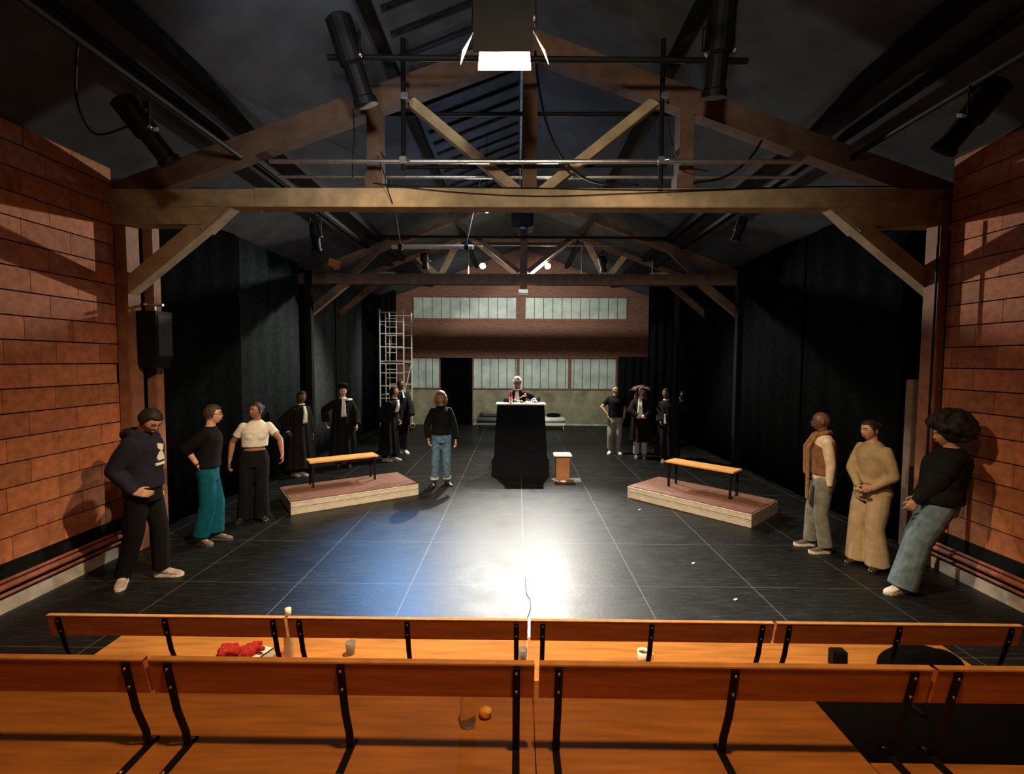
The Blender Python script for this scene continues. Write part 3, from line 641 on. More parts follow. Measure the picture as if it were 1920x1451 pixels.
# bottle standing at the left gap of the front row
o = tag(empty('bottle', (-1.305, 2.66, .44)), 'slim clear bottle standing at the gap left of the second front-row bench back', 'bottle')
b = B(); b.lathe([(.0, 0), (.024, .003), (.026, .02), (.026, .24), (.014, .33), (.012, .36), (.0, .362)], n=20); b.obj('bottle_body', mat('clear_bottle', (.75, .72, .6), .12, 5, .1, trans=.6), o, smooth=True)
b = B(); b.lathe([(.015, .355), (.017, .36), (.017, .392), (.0, .394)], n=16); b.obj('bottle_cap', white_p, o, smooth=True)
# water bottle lying/standing on nearer tier
o = tag(empty('bottle', (-.185, 1.80, .83)), 'empty clear plastic bottle on the nearer tier beside the orange', 'bottle')
b = B(); b.lathe([(.0, .0), (.028, .002), (.031, .01), (.031, .10), (.024, .13), (.012, .15), (.012, .165), (0, .166)], n=20); b.obj('bottle_body', mat('thin_clear_plastic', (.95, .9, .82), .1, 5, .05, trans=.97), o, smooth=True)
# orange
o = tag(empty('orange', (-.12, 1.84, .83)), 'half-peeled orange on the nearer tier', 'orange')
b = B(); b.ell((0, 0, .022), (.026, .024, .022)); b.obj('flesh', mat('orange_flesh', (.85, .38, .05), .5, 30, .3), o, smooth=True)
b = B(); b.ell((.006, -.006, .032), (.021, .018, .015)); b.obj('peel', mat('yellow_peel', (.9, .6, .15), .5, 30, .2), o, smooth=True)
# red scarf
b = B(); random.seed(3)
for i in range(26):
    a = random.uniform(0, 6.28); rr = random.uniform(0, .13); c = Vector((math.cos(a)*rr*1.2, math.sin(a)*rr*.5, .018)); e = c+Vector((random.uniform(-.07, .07), random.uniform(-.03, .03), random.uniform(0, .045)))
    b.chain([(c, .016), (c.lerp(e, .5)+Vector((0, 0, .012)), .020), (e, .014)])
sc_ = small(b, 'scarf', mat('red_wool', (.36, .014, .010), .95, 90, .6, 1.0), (-1.73, 2.82, .44), 'crumpled red woollen scarf on the front tier', 'scarf'); remesh(sc_, .006, 2)
# book + phone
b = B(); b.b2((-.045, -.075, 0), (.045, .075, .012), bev=.003); small(b, 'notebook', mat('grey_cover', (.35, .30, .27), .6), (-1.53, 2.80, .44), 'grey notebook under the white phone on the front tier', 'notebook', False, rz=-.35)
o = tag(empty('phone', (-1.565, 2.83, .452), -.35), 'white-screened phone lying on the notebook beside the scarf', 'phone')
b = B(); b.b2((-.036, -.072, 0), (.036, .072, .008), bev=.003); b.obj('phone_case', black_m, o)
b = B(); b.b2((-.032, -.066, .0081), (.032, .066, .0086)); b.obj('screen', mat('pale_screen', (.75, .75, .68), .25), o)
b = B(); b.lathe([(0, 0), (.035, .003), (.038, .01), (.036, .035), (0, .036)], n=20); small(b, 'red_pouch', mat('red_leather', (.5, .03, .03), .5), (-1.40, 2.79, .44), 'small red pouch behind the upright next to the phone', 'pouch')
b = B(); b.box((0, 0, .05), (.085, .06, .10), bev=.006); small(b, 'black_box', black_m, (1.925, 2.80, .44), 'small black box standing on the front tier, left of the black coat', 'box', False)
b = B(); b.ell((0, 0, .02), (.24, .13, .12)); b.ell((-.12, -.04, .02), (.12, .1, .09)); b.ell((.15, .03, .02), (.12, .1, .085)); b.ell((0, .02, .06), (.16, .09, .08))
for v in b.bm.verts: v.co.z = max(v.co.z, .001)
remesh(small(b, 'coat', mat('black_wool_coat', (.004, .004, .0045), .95, 20, .3, .3, spec=.05), (2.38, 2.76, .44), 'black coat heaped on the front tier at the right', 'coat'), .012, 3)
b = B(); b.box((0, 0, 0), (.26, .02, .17), Matrix.Rotation(.35, 3, 'Y')); b.box((.05, -.005, -.10), (.12, .02, .06), Matrix.Rotation(-.2, 3, 'Y'), 0); small(b, 'orange_cloth', mat('faded_orange_cloth', (.75, .28, .10), .9), (-3.98, 10.48, 4.34), 'faded orange cloth hooked on the left end of the second truss', 'cloth', False)
# litter on the stage floor
for x, y, lab in ((1.87, 7.22, 'white scrap of paper on the floor left of the right platform'), (1.98, 5.28, 'tiny pale scrap on the floor in front of the right platform'), (2.08, 4.46, 'pinkish scrap of paper on the floor near the front seats')):
    b = B(); b.box((0, 0, .004), (.035, .02, .006), Matrix.Rotation(.5, 3, 'Z')); b.box((.01, .004, .008), (.015, .015, .006)); small(b, 'paper_scrap', MATS['paper'], (x, y, .0), lab, 'litter', False)
cable([(.095, 4.9, .006), (.10, 4.55, .006), (.13, 4.42, .006), (.13, 4.25, .006), (.10, 4.1, .006)], .0025, 'thin dark cord lying on the floor along the centre seam')
#PEOPLE#
# ------------------------------------------------------------------ people
def skin(n, c): return mat('skin_'+n, c, .5, 20, .12, .05)
SK = {'fair': skin('fair', (.56, .33, .25)), 'tan': skin('tan', (.50, .29, .19)), 'brown': skin('brown', (.26, .125, .075)), 'deep': skin('deep', (.13, .06, .04))}
eye_w = mat('eye_white', (.38, .36, .34), .3); hair_dk = mat('black_hair', (.012, .009, .008), .7, 60, .5, .5); hair_bl = mat('dark_blond_hair', (.27, .15, .06), .6, 50, .5, .5)
hair_wh = mat('white_wig_curls', (.85, .83, .78), .8, 60, .2, .6); hair_br = mat('brown_hair', (.05, .03, .02), .6, 50, .5, .5); lip_m = mat('lips', (.32, .10, .09), .5); dark_eye = mat('dark_iris', (.02, .012, .01), .2)
def cloth(n, c, sc_=10, amt=.3, bump=.25, sh=.0): return mat(n, c, .9, sc_, amt, bump, spec=.2, sheen=sh)
robe_m = cloth('black_robe_cloth', (.006, .0055, .007)); white_c = cloth('white_cotton', (.80, .80, .76), 12, .12)

def face_pt(d, kx=1., grow=0.):
    """unit direction (face looks to +y) -> head surface, head centre at origin, head height .235"""
    x, y, z = d
    j = max(0., -z)
    X = (.077+grow)*x*(1-.26*j)*kx; Z = (.118+grow)*z
    Y = (.098+grow)*(math.copysign(abs(y)**.85, y)) if y > 0 else (.100+grow)*y*(1-.35*max(0, -z-.15))
    if y > 0 and not grow:
        Y += .020*math.exp(-(X/.011)**2-((Z+.022)/.017)**2)+.009*math.exp(-(X/.009)**2-((Z-.002)/.022)**2)
        Y -= .009*math.exp(-((abs(X)-.031)/.014)**2-((Z-.012)/.012)**2)
        Y += .005*math.exp(-(X/.03)**2-((Z-.040)/.012)**2)+.006*math.exp(-(X/.020)**2-((Z+.056)/.011)**2)+.009*math.exp(-(X/.022)**2-((Z+.098)/.016)**2)
        X += math.copysign(.004, x)*math.exp(-((abs(X)-.05)/.02)**2-((Z+.015)/.025)**2)
    return Vector((X, Y, Z))
def sphere_loft(b, fn, R, nu=40, nv=26):
    rings = []
    for j in range(nv+1):
        ph = math.pi*(j/nv)*.985+.0075*math.pi; rings.append([R(fn((math.sin(ph)*math.cos(2*math.pi*i/nu), math.sin(ph)*math.sin(2*math.pi*i/nu), math.cos(ph)))) for i in range(nu)])
    b.loft(rings)
def ik(a, c, l1, l2, hint):
    a, c = Vector(a), Vector(c); d = c-a; L = min(d.length, (l1+l2)*.995); dn = d.normalized(); c = a+dn*L
    x = (l1*l1-l2*l2+L*L)/(2*L); h = math.sqrt(max(l1*l1-x*x, 1e-6)); hv = Vector(hint); hv = hv-dn*hv.dot(dn); hv.normalize()
    return a+dn*x+hv*h, c

def person(P):
    x, y = P['at']; h = P['h']; s = h/1.75; F = Vector((*P['face'], 0)).normalized(); Rt = Vector((F.y, -F.x, 0)); U = Vector((0, 0, 1))
    vox = P.get('vox', .009); root = empty('person', (x, y, P.get('z0', 0)))
    tag(root, P['label'], 'person'); bw = P.get('bw', 1.); bd = P.get('bd', 1.); fem = P.get('fem', 0)
    lean = Vector((*P.get('lean', (0, 0)), 0)); hipo = Vector((*P.get('hip', (0, 0)), 0)); twist = math.radians(P.get('twist', 0))
    def off(z):
        t = max(0., (z/s-.95)/.65); return hipo*min(1, max(0, (z/s-.1)/.8))+lean*t*min(1.3, .6+.4*t)
    def TW(z): return twist*min(1, max(0, (z/s-.95)/.4))
    def Lc(px, py, pz):
        """local body coords (right, forward, up) in metres at h=1.75"""
        z = pz*s; a = TW(z); qx, qy = px*math.cos(a)-py*math.sin(a), px*math.sin(a)+py*math.cos(a)
        return Rt*qx*s+F*qy*s+U*z+off(z)
    def ring(z, rx, ry, yo=0, n=28, fold=0, nf=9, ph=0, xo=0):
        return [Lc(xo+(rx+fold*math.sin(nf*t+ph))*math.cos(t), yo+(ry+fold*math.sin(nf*t+ph))*math.sin(t), z) for t in [2*math.pi*k/n for k in range(n)]]
    # ---- joints
    sh = {k: Lc(sg*.168*bw*(.92 if fem else 1), -.005, 1.395) for k, sg in (('R', 1), ('L', -1))}
    hp = {k: Lc(sg*.09*bw, 0, .90) for k, sg in (('R', 1), ('L', -1))}
    ft = {}
    for k, sg in (('R', 1), ('L', -1)):
        q = P.get('foot'+k); ft[k] = (Vector((q[0], q[1], 0)) if q else Rt*sg*.11*s)+U*.085*s
    kn = {}
    for k in 'RL':
        kn[k], _ = ik(hp[k], ft[k], .417*s, .405*s, P.get('knee'+k, F))
    wr, el = {}, {}
    for k, sg in (('R', 1), ('L', -1)):
        q = P.get('hand'+k); t = Vector(q) if q else Lc(sg*.26*bw, .06, .82)
        el[k], wr[k] = ik(sh[k], t, .285*s, .265*s, P.get('elb'+k, Rt*sg*.6-F))
    # ---- head frame
    hy, hpi, hr = (math.radians(a) for a in P.get('head', (0, 0, 0)))
    nb = Lc(0, .005, 1.515); HM = Matrix((Rt, F, U)).transposed()
    HM = HM @ Matrix.Rotation(TW(1.5*s)+hy, 3, 'Z') @ Matrix.Rotation(hpi, 3, 'X') @ Matrix.Rotation(hr, 3, 'Y')
    hs = s*P.get('headscale', 1.)
    HC = nb+HM@(Vector((0, .022, .118))*hs)
    H = lambda v: HC+HM@(Vector(v)*hs)
    # ---- body (one continuous surface)
    b = B(); g = 0 if not fem else -.008
    w_ = .012*bd
    b.loft([ring(z, rx*bw, ry*bd, yo) for z, rx, ry, yo in ((.84, .14, .105, 0), (.92, .165+fem*.01, .118, -.005), (1.0, .155, .108, 0), (1.08, .135-fem*.012, .098, 0), (1.2, .148-fem*.01, .108, 0), (1.32, .165-fem*.008, .115, 0), (1.40, .150, .092, -.005), (1.435, .115, .076, -.005), (1.47, .070, .064, -.003), (1.50, .052, .056, 0))])
    if fem:
        for sg in (-1, 1): b.ell(Lc(sg*.066, .060, 1.262), (.066*s, .052*s, .062*s))
    b.cone(Lc(0, -.002, 1.44), .060*s, HC+HM@Vector((0, -.015, -.055))*hs, .052*s)
    sphere_loft(b, face_pt, H)
    for sg in (-1, 1): b.ell(H((sg*.078, -.008, -.006)), (.012*hs, .020*hs, .032*hs), HM)
    for k in 'RL':
        b.chain([(sh[k], .052*s*bw), (sh[k].lerp(el[k], .45), .044*s*bw), (el[k], .036*s*bw), (el[k].lerp(wr[k], .3), .037*s*bw), (wr[k], .025*s)])
        b.chain([(hp[k], .092*s*bw), (hp[k].lerp(kn[k], .5), .074*s*bw), (kn[k], .052*s), (kn[k].lerp(ft[k], .3), .052*s), (ft[k], .034*s)])
        # hand
        d = (wr[k]-el[k]).normalized(); hd = P.get('hd'+k)
        if hd: d = Vector(hd).normalized()
        sg = 1 if k == 'R' else -1
        n = P.get('palm'+k) or (-Rt*sg); n = Vector(n); n = (n-d*n.dot(d)).normalized(); th = n.cross(d)*(-sg)
        # thumb points forward when the arm hangs and the palm faces the thigh
        if not P.get('palm'+k) and th.dot(F) < 0: th = -th
        q = s*.95; curl = math.radians(P.get('curl', 22))
        for i, (o_, f_) in enumerate(((.030, .95), (.010, 1.05), (-.010, 1.0), (-.029, .8))):
            K = wr[k]+d*.088*q+th*o_*q; b.chain([(wr[k]+th*o_*.45*q, .016*q), (K, .0125*q)])
            p = K; dd = d.copy(); c = curl*(.8+.25*i)
            for L_, r_ in ((.040, .0098), (.026, .0088), (.020, .0078)):
                dd = (Matrix.Rotation(c, 3, d.cross(n))@dd); p2 = p+dd*L_*f_*q; b.chain([(p, r_*q), (p2, r_*q*.94)]); p = p2
        T0 = wr[k]+d*.028*q+th*.022*q; t1_ = (d*.62+th*.7+n*.25).normalized(); T1 = T0+t1_*.042*q; T2 = T1+(d*.85+th*.35+n*.35).normalized()*.030*q; T3 = T2+(d*.9+n*.45).normalized()*.022*q
        b.chain([(T0, .015*q), (T1, .012*q), (T2, .0105*q), (T3, .009*q)])
        # foot inside the shoe
        fd = P.get('fd'+k) or F; fd = Vector((fd[0], fd[1], 0)).normalized()
        b.chain([(ft[k]-U*.02*s, .034*s), (ft[k]+fd*.12*s-U*.048*s, .024*s)])
    bo = b.obj('body', SK[P['skin']], root); remesh(bo, P.get('bvox', vox*.75), 1)
    # ---- face parts
    for sg in (-1, 1):
        b = B(); b.ell(H((sg*.031, .083, .012)), (.0125*hs, .009*hs, .0075*hs), HM); e = b.obj('eye', eye_w, root, smooth=True)
        b = B(); b.ell(H((sg*.031, .0905, .012)), (.0055*hs, .003*hs, .0055*hs), HM); b.obj('iris', dark_eye, e, smooth=True)
        b = B(); b.chain([(H((sg*.014, .098, .033)), .0035*hs), (H((sg*.032, .096, .038)), .0038*hs), (H((sg*.049, .084, .034)), .0028*hs)]); b.obj('eyebrow', P.get('hairm', hair_dk), root, smooth=True)
    b = B(); b.ell(H((0, .0995, -.052)), (.021*hs, .006*hs, .0045*hs), HM); b.ell(H((0, .0985, -.061)), (.018*hs, .006*hs, .0055*hs), HM); b.obj('lips', lip_m, root, smooth=True)
    # ---- hair
    hk = P.get('hair', 'short'); hm = P.get('hairm', hair_dk)
    def shell(thick, line=.28, nz=.006, low=-.35, face=.55):
        b = B()
        def fn(d):
            x_, y_, z_ = d
            infront = max(0, min(1, (y_-.15)/.35)); hl = low+(line-low)*infront     # hairline height by direction
            t = max(0, min(1, (z_-hl)/.14)); gr = -.02+(thick+.02+nz*noise.noise(Vector(d)*9))*t
            return face_pt(d, 1, gr) if gr != 0 else face_pt(d)
        sphere_loft(b, fn, H, 44, 30); return b
    if hk == 'short': shell(.016, .50).obj('hair', hm, root, smooth=True)
    elif hk == 'crop': shell(.007, .55, .002).obj('hair', hm, root, smooth=True)
    elif hk == 'bun':
        b = shell(.010, .52, .002); b.ell(H((0, -.11, .03)), (.042*hs,)*3); b.obj('hair', hm, root, smooth=True)
    elif hk == 'bob':
        b = shell(.024, .42, .008, -.8)
        for t in range(-6, 7):
            a = math.radians(270+19.5*t); px_, py_ = .090*math.cos(a), .098*math.sin(a)*.95-.008
            b.chain([(H((px_, py_, .03)), .024*hs), (H((px_*1.08, py_*1.05, -.05)), .026*hs), (H((px_*1.04, py_*1.02, -.12)), .018*hs)])
        remesh(b.obj('hair', hm, root), .009, 2)
    elif hk == 'wig':
        b = B(); random.seed(5)
        for i in range(150):
            a = random.uniform(0, 6.283); z_ = random.uniform(-.5, 1); r_ = math.sqrt(max(0, 1-z_*z_)); d = (r_*math.cos(a), r_*math.sin(a), z_)
            if d[1] > .2 and z_ < .42: continue
            b.ell(H(face_pt(d, 1, .012)), (.017*hs,)*3, None, 8, 6)
        for sg in (-1, 1):
            for q_ in range(5): b.ell(H((sg*.082, -.02, -.03-.028*q_)), (.022*hs, .026*hs, .017*hs), HM, 10, 6)
        remesh(b.obj('wig', hm, root), .008, 1)
    elif hk in ('afro', 'bigcurl'):
        b = B(); random.seed(11); R0 = .172 if hk == 'afro' else .085
        for i in range(170):
            a = random.uniform(0, 6.283); z_ = random.uniform(-.55, 1); r_ = math.sqrt(max(0, 1-z_*z_)); d = Vector((r_*math.cos(a), r_*math.sin(a), z_))
            if d.y > .30 and z_ < .30: continue
            rr = R0+random.uniform(-.012, .012); b.ell(H(d*rr+Vector((0, -.055, .035))), (.048*hs,)*3, None, 8, 6)
        b.ell(H((0, -.065, .045)), (.155*hs,)*3); remesh(b.obj('hair', hm, root), .012, 1)
    elif hk == 'long':
        b = shell(.020, .48, .006, -.7)
        b.chain([(H((0, -.075, .0)), .06*hs), (H((0, -.085, -.10)), .06*hs), (H((0, -.095, -.2)), .045*hs)]); remesh(b.obj('hair', hm, root), .009, 2)
    if P.get('glasses'):
        b = B()
        for sg in (-1, 1):
            b.tube([H((sg*.033+.019*math.cos(t), .108, .010+.016*math.sin(t))) for t in [2*math.pi*k/14 for k in range(15)]], .0018*hs, 6, False)
            b.tube([H((sg*.052, .106, .014)), H((sg*.078, .05, .014)), H((sg*.082, -.01, .008))], .0018*hs, 6)
        b.tube([H((-.014, .110, .012)), H((.014, .110, .012))], .0018*hs, 6); b.obj('glasses', black_m, root)
    # ---- shoes
    if P.get('shoe'):
        for k in 'RL':
            fd = P.get('fd'+k) or F; fd = Vector((fd[0], fd[1], 0)).normalized(); sd = Vector((fd.y, -fd.x, 0)); A = ft[k]; A = Vector((A.x, A.y, 0))-fd*.055*s; q = s
            b = B(); rings = []
            for t, wd, hh in ((0, .030, .07), (.02, .037, .088), (.08, .038, .095), (.13, .040, .078), (.18, .046, .058), (.225, .044, .048), (.255, .030, .038), (.268, .012, .028)):
                c = A+fd*t*q; rings.append([c+sd*wd*q*math.cos(a)+U*(.014+max(0, (hh-.014)*(.5+.5*math.sin(a))))*q if True else 0 for a in [2*math.pi*i/16 for i in range(16)]])
            b.loft(rings); shoe = b.obj('shoe', P['shoe'], root, smooth=True)
            b = B(); out = []
            for t, wd in ((-.006, .024), (.02, .040), (.09, .040), (.18, .049), (.235, .045), (.268, .024), (.276, .0)): out.append((t, wd))
            poly = [(t, w) for t, w in out]+[(t, -w) for t, w in reversed(out[:-1])]
            lo = [b.bm.verts.new(A+fd*t*q+sd*w*q+U*.0) for t, w in poly]; hi = [b.bm.verts.new(A+fd*t*q+sd*w*q+U*P.get('solez', .024)*q) for t, w in poly]
            b.bm.faces.new(lo); b.bm.faces.new(hi[::-1]); n_ = len(lo)
            for i in range(n_): b.bm.faces.new((lo[i], hi[i], hi[(i+1) % n_], lo[(i+1) % n_]))
            b.obj('sole', P.get('sole', P['shoe']), shoe)
    # ---- trousers
    if P.get('pants'):
        m_, rk, ra, hz = P['pants']; b = B()
        b.loft([ring(z, rx*bw, ry*bd, yo) for z, rx, ry, yo in ((.80, .165, .125, 0), (.90, .178+fem*.012, .132+fem*.008, -.008), (.98, .170, .122, 0), (P.get('waist', 1.05), .150, .110, 0))])
        for k in 'RL':
            an = ft[k].lerp(kn[k], (hz-.085)/.42) if hz > .085 else ft[k]-U*(.085-hz)*s
            b.chain([(hp[k], .100*s*bw), (hp[k].lerp(kn[k], .5), (.088+rk)/2*s*bw+.008), (kn[k], rk*s), (kn[k].lerp(an, .6), (rk*.4+ra*.6)*s)])
            a0 = kn[k].lerp(an, .55); r0_ = (rk*.45+ra*.55)*s; b.tube([a0, a0.lerp(an, .5), an], [r0_, (r0_+ra*s)/2, ra*s], 18)
        po = b.obj('trousers', m_, root); remesh(po, vox, 2)
        if P.get('cuffs'):
            for k in 'RL': b = B(); p0 = ft[k]+U*.03*s; b.tube([p0, p0+U*.045*s], (ra+.008)*s, 18); b.obj('turned_up_cuff', P['cuffs'], po)
    # ---- top
    if P.get('top'):
        T = P['top']; m_, hem, sleeve, loose = T['m'], T['hem'], T.get('sleeve', 1.), T.get('loose', .02); b = B()
        prof = [(hem, .150, .108, 0)] + [q for q in ((.92, .165+fem*.01, .118, -.005), (1.0, .157, .11, 0), (1.08, .142, .104, 0), (1.2, .152, .110, 0), (1.32, .166, .115, 0), (1.39, .160, .098, -.005), (1.43, .128, .082, -.005)) if q[0] > hem+.03] + [(1.462, .085, .068, -.005), (1.488, .064, .061, 0)]
        lo = lambda z: loose*(1 if z < 1.4 else .5)
        b.loft([ring(z, (rx+lo(z))*bw, (ry+lo(z))*bd, yo) for z, rx, ry, yo in prof])
        if fem:
            for sg in (-1, 1): b.ell(Lc(sg*.064, .062, 1.255), ((.074+loose*.4)*s, (.058+loose*.5)*s, (.074+loose*.4)*s))
        if sleeve > 0:
            for k in 'RL':
                r0_ = .050+loose*.5
                if sleeve <= .5:
                    e = sh[k].lerp(el[k], sleeve*2); b.chain([(sh[k], r0_*s*bw), (sh[k].lerp(e, .5), (r0_-.002)*s*bw)]); b.tube([sh[k].lerp(e, .4), e], [(r0_-.002)*s*bw, (.048+loose*.6)*s*bw], 16)
                else:
                    e = el[k].lerp(wr[k], (sleeve-.5)*2); rw = T.get('cuffr', .034+loose*.4)
                    b.chain([(sh[k], r0_*s*bw), (sh[k].lerp(el[k], .5), (.054+loose*.7)*s*bw), (el[k], (.046+loose*.7)*s*bw), (el[k].lerp(e, .6), (.5*(.046+loose*.7)+.5*rw)*s)]); b.tube([el[k].lerp(e, .55), e], [(.5*(.046+loose*.7)+.5*rw)*s, rw*s], 16)
        if T.get('hood'):
            b.chain([(Lc(-.09, -.04, 1.47), .045*s), (Lc(-.05, -.11, 1.46), .06*s), (Lc(.05, -.11, 1.46), .06*s), (Lc(.09, -.04, 1.47), .045*s)])
        to = b.obj(T.get('name', 'top'), m_, root); remesh(to, vox, T.get('sm', 3))
        if T.get('print'):
            b = B()
            def dec(pts):
                vs = [b.bm.verts.new(Lc(px, (.105+loose+.012)*bd*math.sqrt(max(.05, 1-(px/.2)**2))+.004, pz)) for px, pz in pts]; b.bm.faces.new(vs)
                v2 = [b.bm.verts.new(v.co-F*.02*s) for v in vs]; b.bm.faces.new(v2[::-1])
                for i in range(len(vs)): b.bm.faces.new((vs[i], v2[i], v2[(i+1) % len(vs)], vs[(i+1) % len(vs)]))
            dec([(-.035, 1.35), (.03, 1.37), (.04, 1.32), (.005, 1.285), (-.03, 1.30)]); dec([(-.02, 1.283), (.02, 1.283), (.05, 1.225), (.04, 1.20), (-.04, 1.20), (-.05, 1.225)]); dec([(-.06, 1.175), (.06, 1.175), (.06, 1.15), (-.06, 1.15)])
            b.obj('white_print', white_c, to)
    if P.get('vest'):
        b = B(); b.loft([ring(z, rx*bw, ry*bd, yo) for z, rx, ry, yo in ((.97, .190, .145, 0), (1.08, .180, .140, 0), (1.2, .185, .145, 0), (1.32, .185, .145, 0), (1.385, .155, .115, -.005), (1.44, .11, .088, -.005), (1.475, .075, .07, 0))]); remesh(b.obj('waistcoat', P['vest'], root), vox, 2)
    if P.get('scarf'):
        b = B(); m_ = P['scarf']
        b.chain([(Lc(-.06, .07, 1.47), .028*s), (Lc(-.075, -.02, 1.50), .03*s), (Lc(0, -.075, 1.50), .03*s), (Lc(.075, -.02, 1.50), .03*s), (Lc(.06, .07, 1.47), .028*s)])
        for sg in (-1, 1):
            zz = .66 if sg < 0 else .95
            for q_ in (-1, 0, 1): b.chain([(Lc(sg*.06+q_*.012, .10, 1.46), .018*s), (Lc(sg*.085+q_*.022, .185, 1.3), .020*s), (Lc(sg*.09+q_*.026, .19, 1.0), .020*s), (Lc(sg*.09+q_*.030, .19, zz), .018*s)])
        remesh(b.obj('scarf', m_, root), .009, 2)
    # ---- robe
    if P.get('robe'):
        Rb = P['robe']; hem = Rb.get('hem', .2); b = B(); wdt = Rb.get('w', 1.); op = Rb.get('xo', 0)
        zs = [(1.478, .070, .066, 0), (1.45, .115, .085, 0), (1.41, .175, .108, 0), (1.33, .205, .133, .004), (1.2, .205, .145, .008), (1.0, .215, .160, .012), (.75, .235, .180, .018), (.5, .255, .200, .024), (hem, .275, .218, .028)]
        b.loft([ring(z, rx*wdt*bw, ry*wdt*bd, 0, 60, f_, 10, z*1.2) for z, rx, ry, f_ in zs])
        for k in 'RL':
            wc = Rb.get('cuff', .085); e = el[k].lerp(wr[k], .82)
            b.chain([(sh[k]-U*.01, .066*s), (sh[k].lerp(el[k], .5), .072*s), (el[k], .078*s)])
            dn = U*-.035*s; b.tube([el[k], el[k].lerp(e, .5)+dn*.6, e+dn], [.080*s, (.04+wc*.5)*s, wc*s], 18)
        ro = b.obj('robe', robe_m, root); remesh(ro, max(vox, .011), 2)
        if P.get('jabot'):
            x0, z0_, z1_, wj = P['jabot']; b = B(); rows = []
            for i in range(9):
                z = z0_+(z1_-z0_)*i/8; wv_ = wj*(.55+.45*i/8); yy_ = (.125 if z > 1.38 else .165)+.012*math.sin(i); yy_ = .108+.07*min(1, max(0, (1.47-z)/.16))
                rows.append([(x0+wv_*(k_/8-.5)*2*.5, yy_+.010*math.sin(k_*2.2)+.006, z) for k_ in range(9)])
            fr = [[b.bm.verts.new(Lc(*q)) for q in r] for r in rows]; bk = [[b.bm.verts.new(Lc(q[0], q[1]-.035, q[2])) for q in r] for r in rows]
            for i in range(8):
                for k_ in range(8):
                    b.bm.faces.new((fr[i][k_], fr[i][k_+1], fr[i+1][k_+1], fr[i+1][k_])); b.bm.faces.new((bk[i][k_], bk[i+1][k_], bk[i+1][k_+1], bk[i][k_+1]))
                b.bm.faces.new((fr[i][0], fr[i+1][0], bk[i+1][0], bk[i][0])); b.bm.faces.new((fr[i][8], bk[i][8], bk[i+1][8], fr[i+1][8]))
            for k_ in range(8):
                b.bm.faces.new((fr[0][k_], bk[0][k_], bk[0][k_+1], fr[0][k_+1])); b.bm.faces.new((fr[8][k_], fr[8][k_+1], bk[8][k_+1], bk[8][k_]))
            b.obj('jabot', white_c, root, smooth=True)
            b = B(); b.tube([Lc(.062*math.cos(t), .060*math.sin(t)+.004, 1.485) for t in [2*math.pi*k_/18 for k_ in range(19)]], .013*s, 8, False); b.obj('collar', white_c, root, smooth=True)
        if Rb.get('sash'):
            sg = Rb['sash']; b = B(); b.chain([(Lc(sg*.02, .10, 1.47), .02*s), (Lc(sg*.11, .10, 1.455), .028*s), (Lc(sg*.165, .03, 1.45), .026*s), (Lc(sg*.18, -.04, 1.45), .018*s)]); remesh(b.obj('shoulder_band', white_c, root), .009, 2)
    for k in P.get('white_cuff', ''):
        b = B(); d = (wr[k]-el[k]).normalized(); b.tube([wr[k]-d*.11*s, wr[k]+d*.005*s], [.040*s, .046*s], 14); b.obj('white_cuff', white_c, root, smooth=True)
    if P.get('cap'):
        b = B(); b.lathe([(.098*hs, 0), (.100*hs, .05*hs), (.108*hs, .055*hs), (.112*hs, .10*hs), (.09*hs, .112*hs), (.0, .115*hs)], H((0, -.012, .062)), 24, HM@Vector((0, -.05, 1))); b.obj('cap', robe_m, root, smooth=True)
    if P.get('after'): P['after'](root, Lc, H, wr, el, s, F, Rt, ft)
    return root

# hat with ragged brim for the robed person on the right
def ragged_hat(root, Lc, H, wr, el, s, F, Rt, ft):
    hm = mat('mauve_feather_felt', (.085, .045, .065), .9, 20, .5, .5); b = B(); random.seed(4)
    b.lathe([(.10, 0), (.10, .05), (.085, .085), (0, .095)], H((0, -.01, .07)), 20)
    for i in range(34):
        a = i/34*6.283+random.uniform(-.08, .08); r1 = random.uniform(.20, .29); c = H((0, -.01, .09)); e = c+Vector((math.cos(a)*r1, math.sin(a)*r1*.9, random.uniform(-.07, .02)))
        b.chain([(c+Vector((math.cos(a)*.06, math.sin(a)*.06, .02)), .018), (c.lerp(e, .6)+Vector((0, 0, .02)), .022), (e, .009)])
    remesh(b.obj('hat', hm, root), .011, 1)
    b = B()
    for sg in (-1, 1): b.chain([(H((sg*.10, -.03, .02)), .035), (H((sg*.12, -.03, -.12)), .045), (H((sg*.13, -.02, -.24)), .03)])
    b.chain([(H((0, -.09, 0)), .06), (H((0, -.10, -.2)), .06)]); remesh(b.obj('hair', hair_br, root), .011, 1)
def bracelet(root, Lc, H, wr, el, s, F, Rt, ft):
    b = B(); d = (wr['R']-el['R']).normalized(); b.tube([wr['R']-d*.045, wr['R']-d*.03], .033, 12); b.obj('wristband', black_m, root)

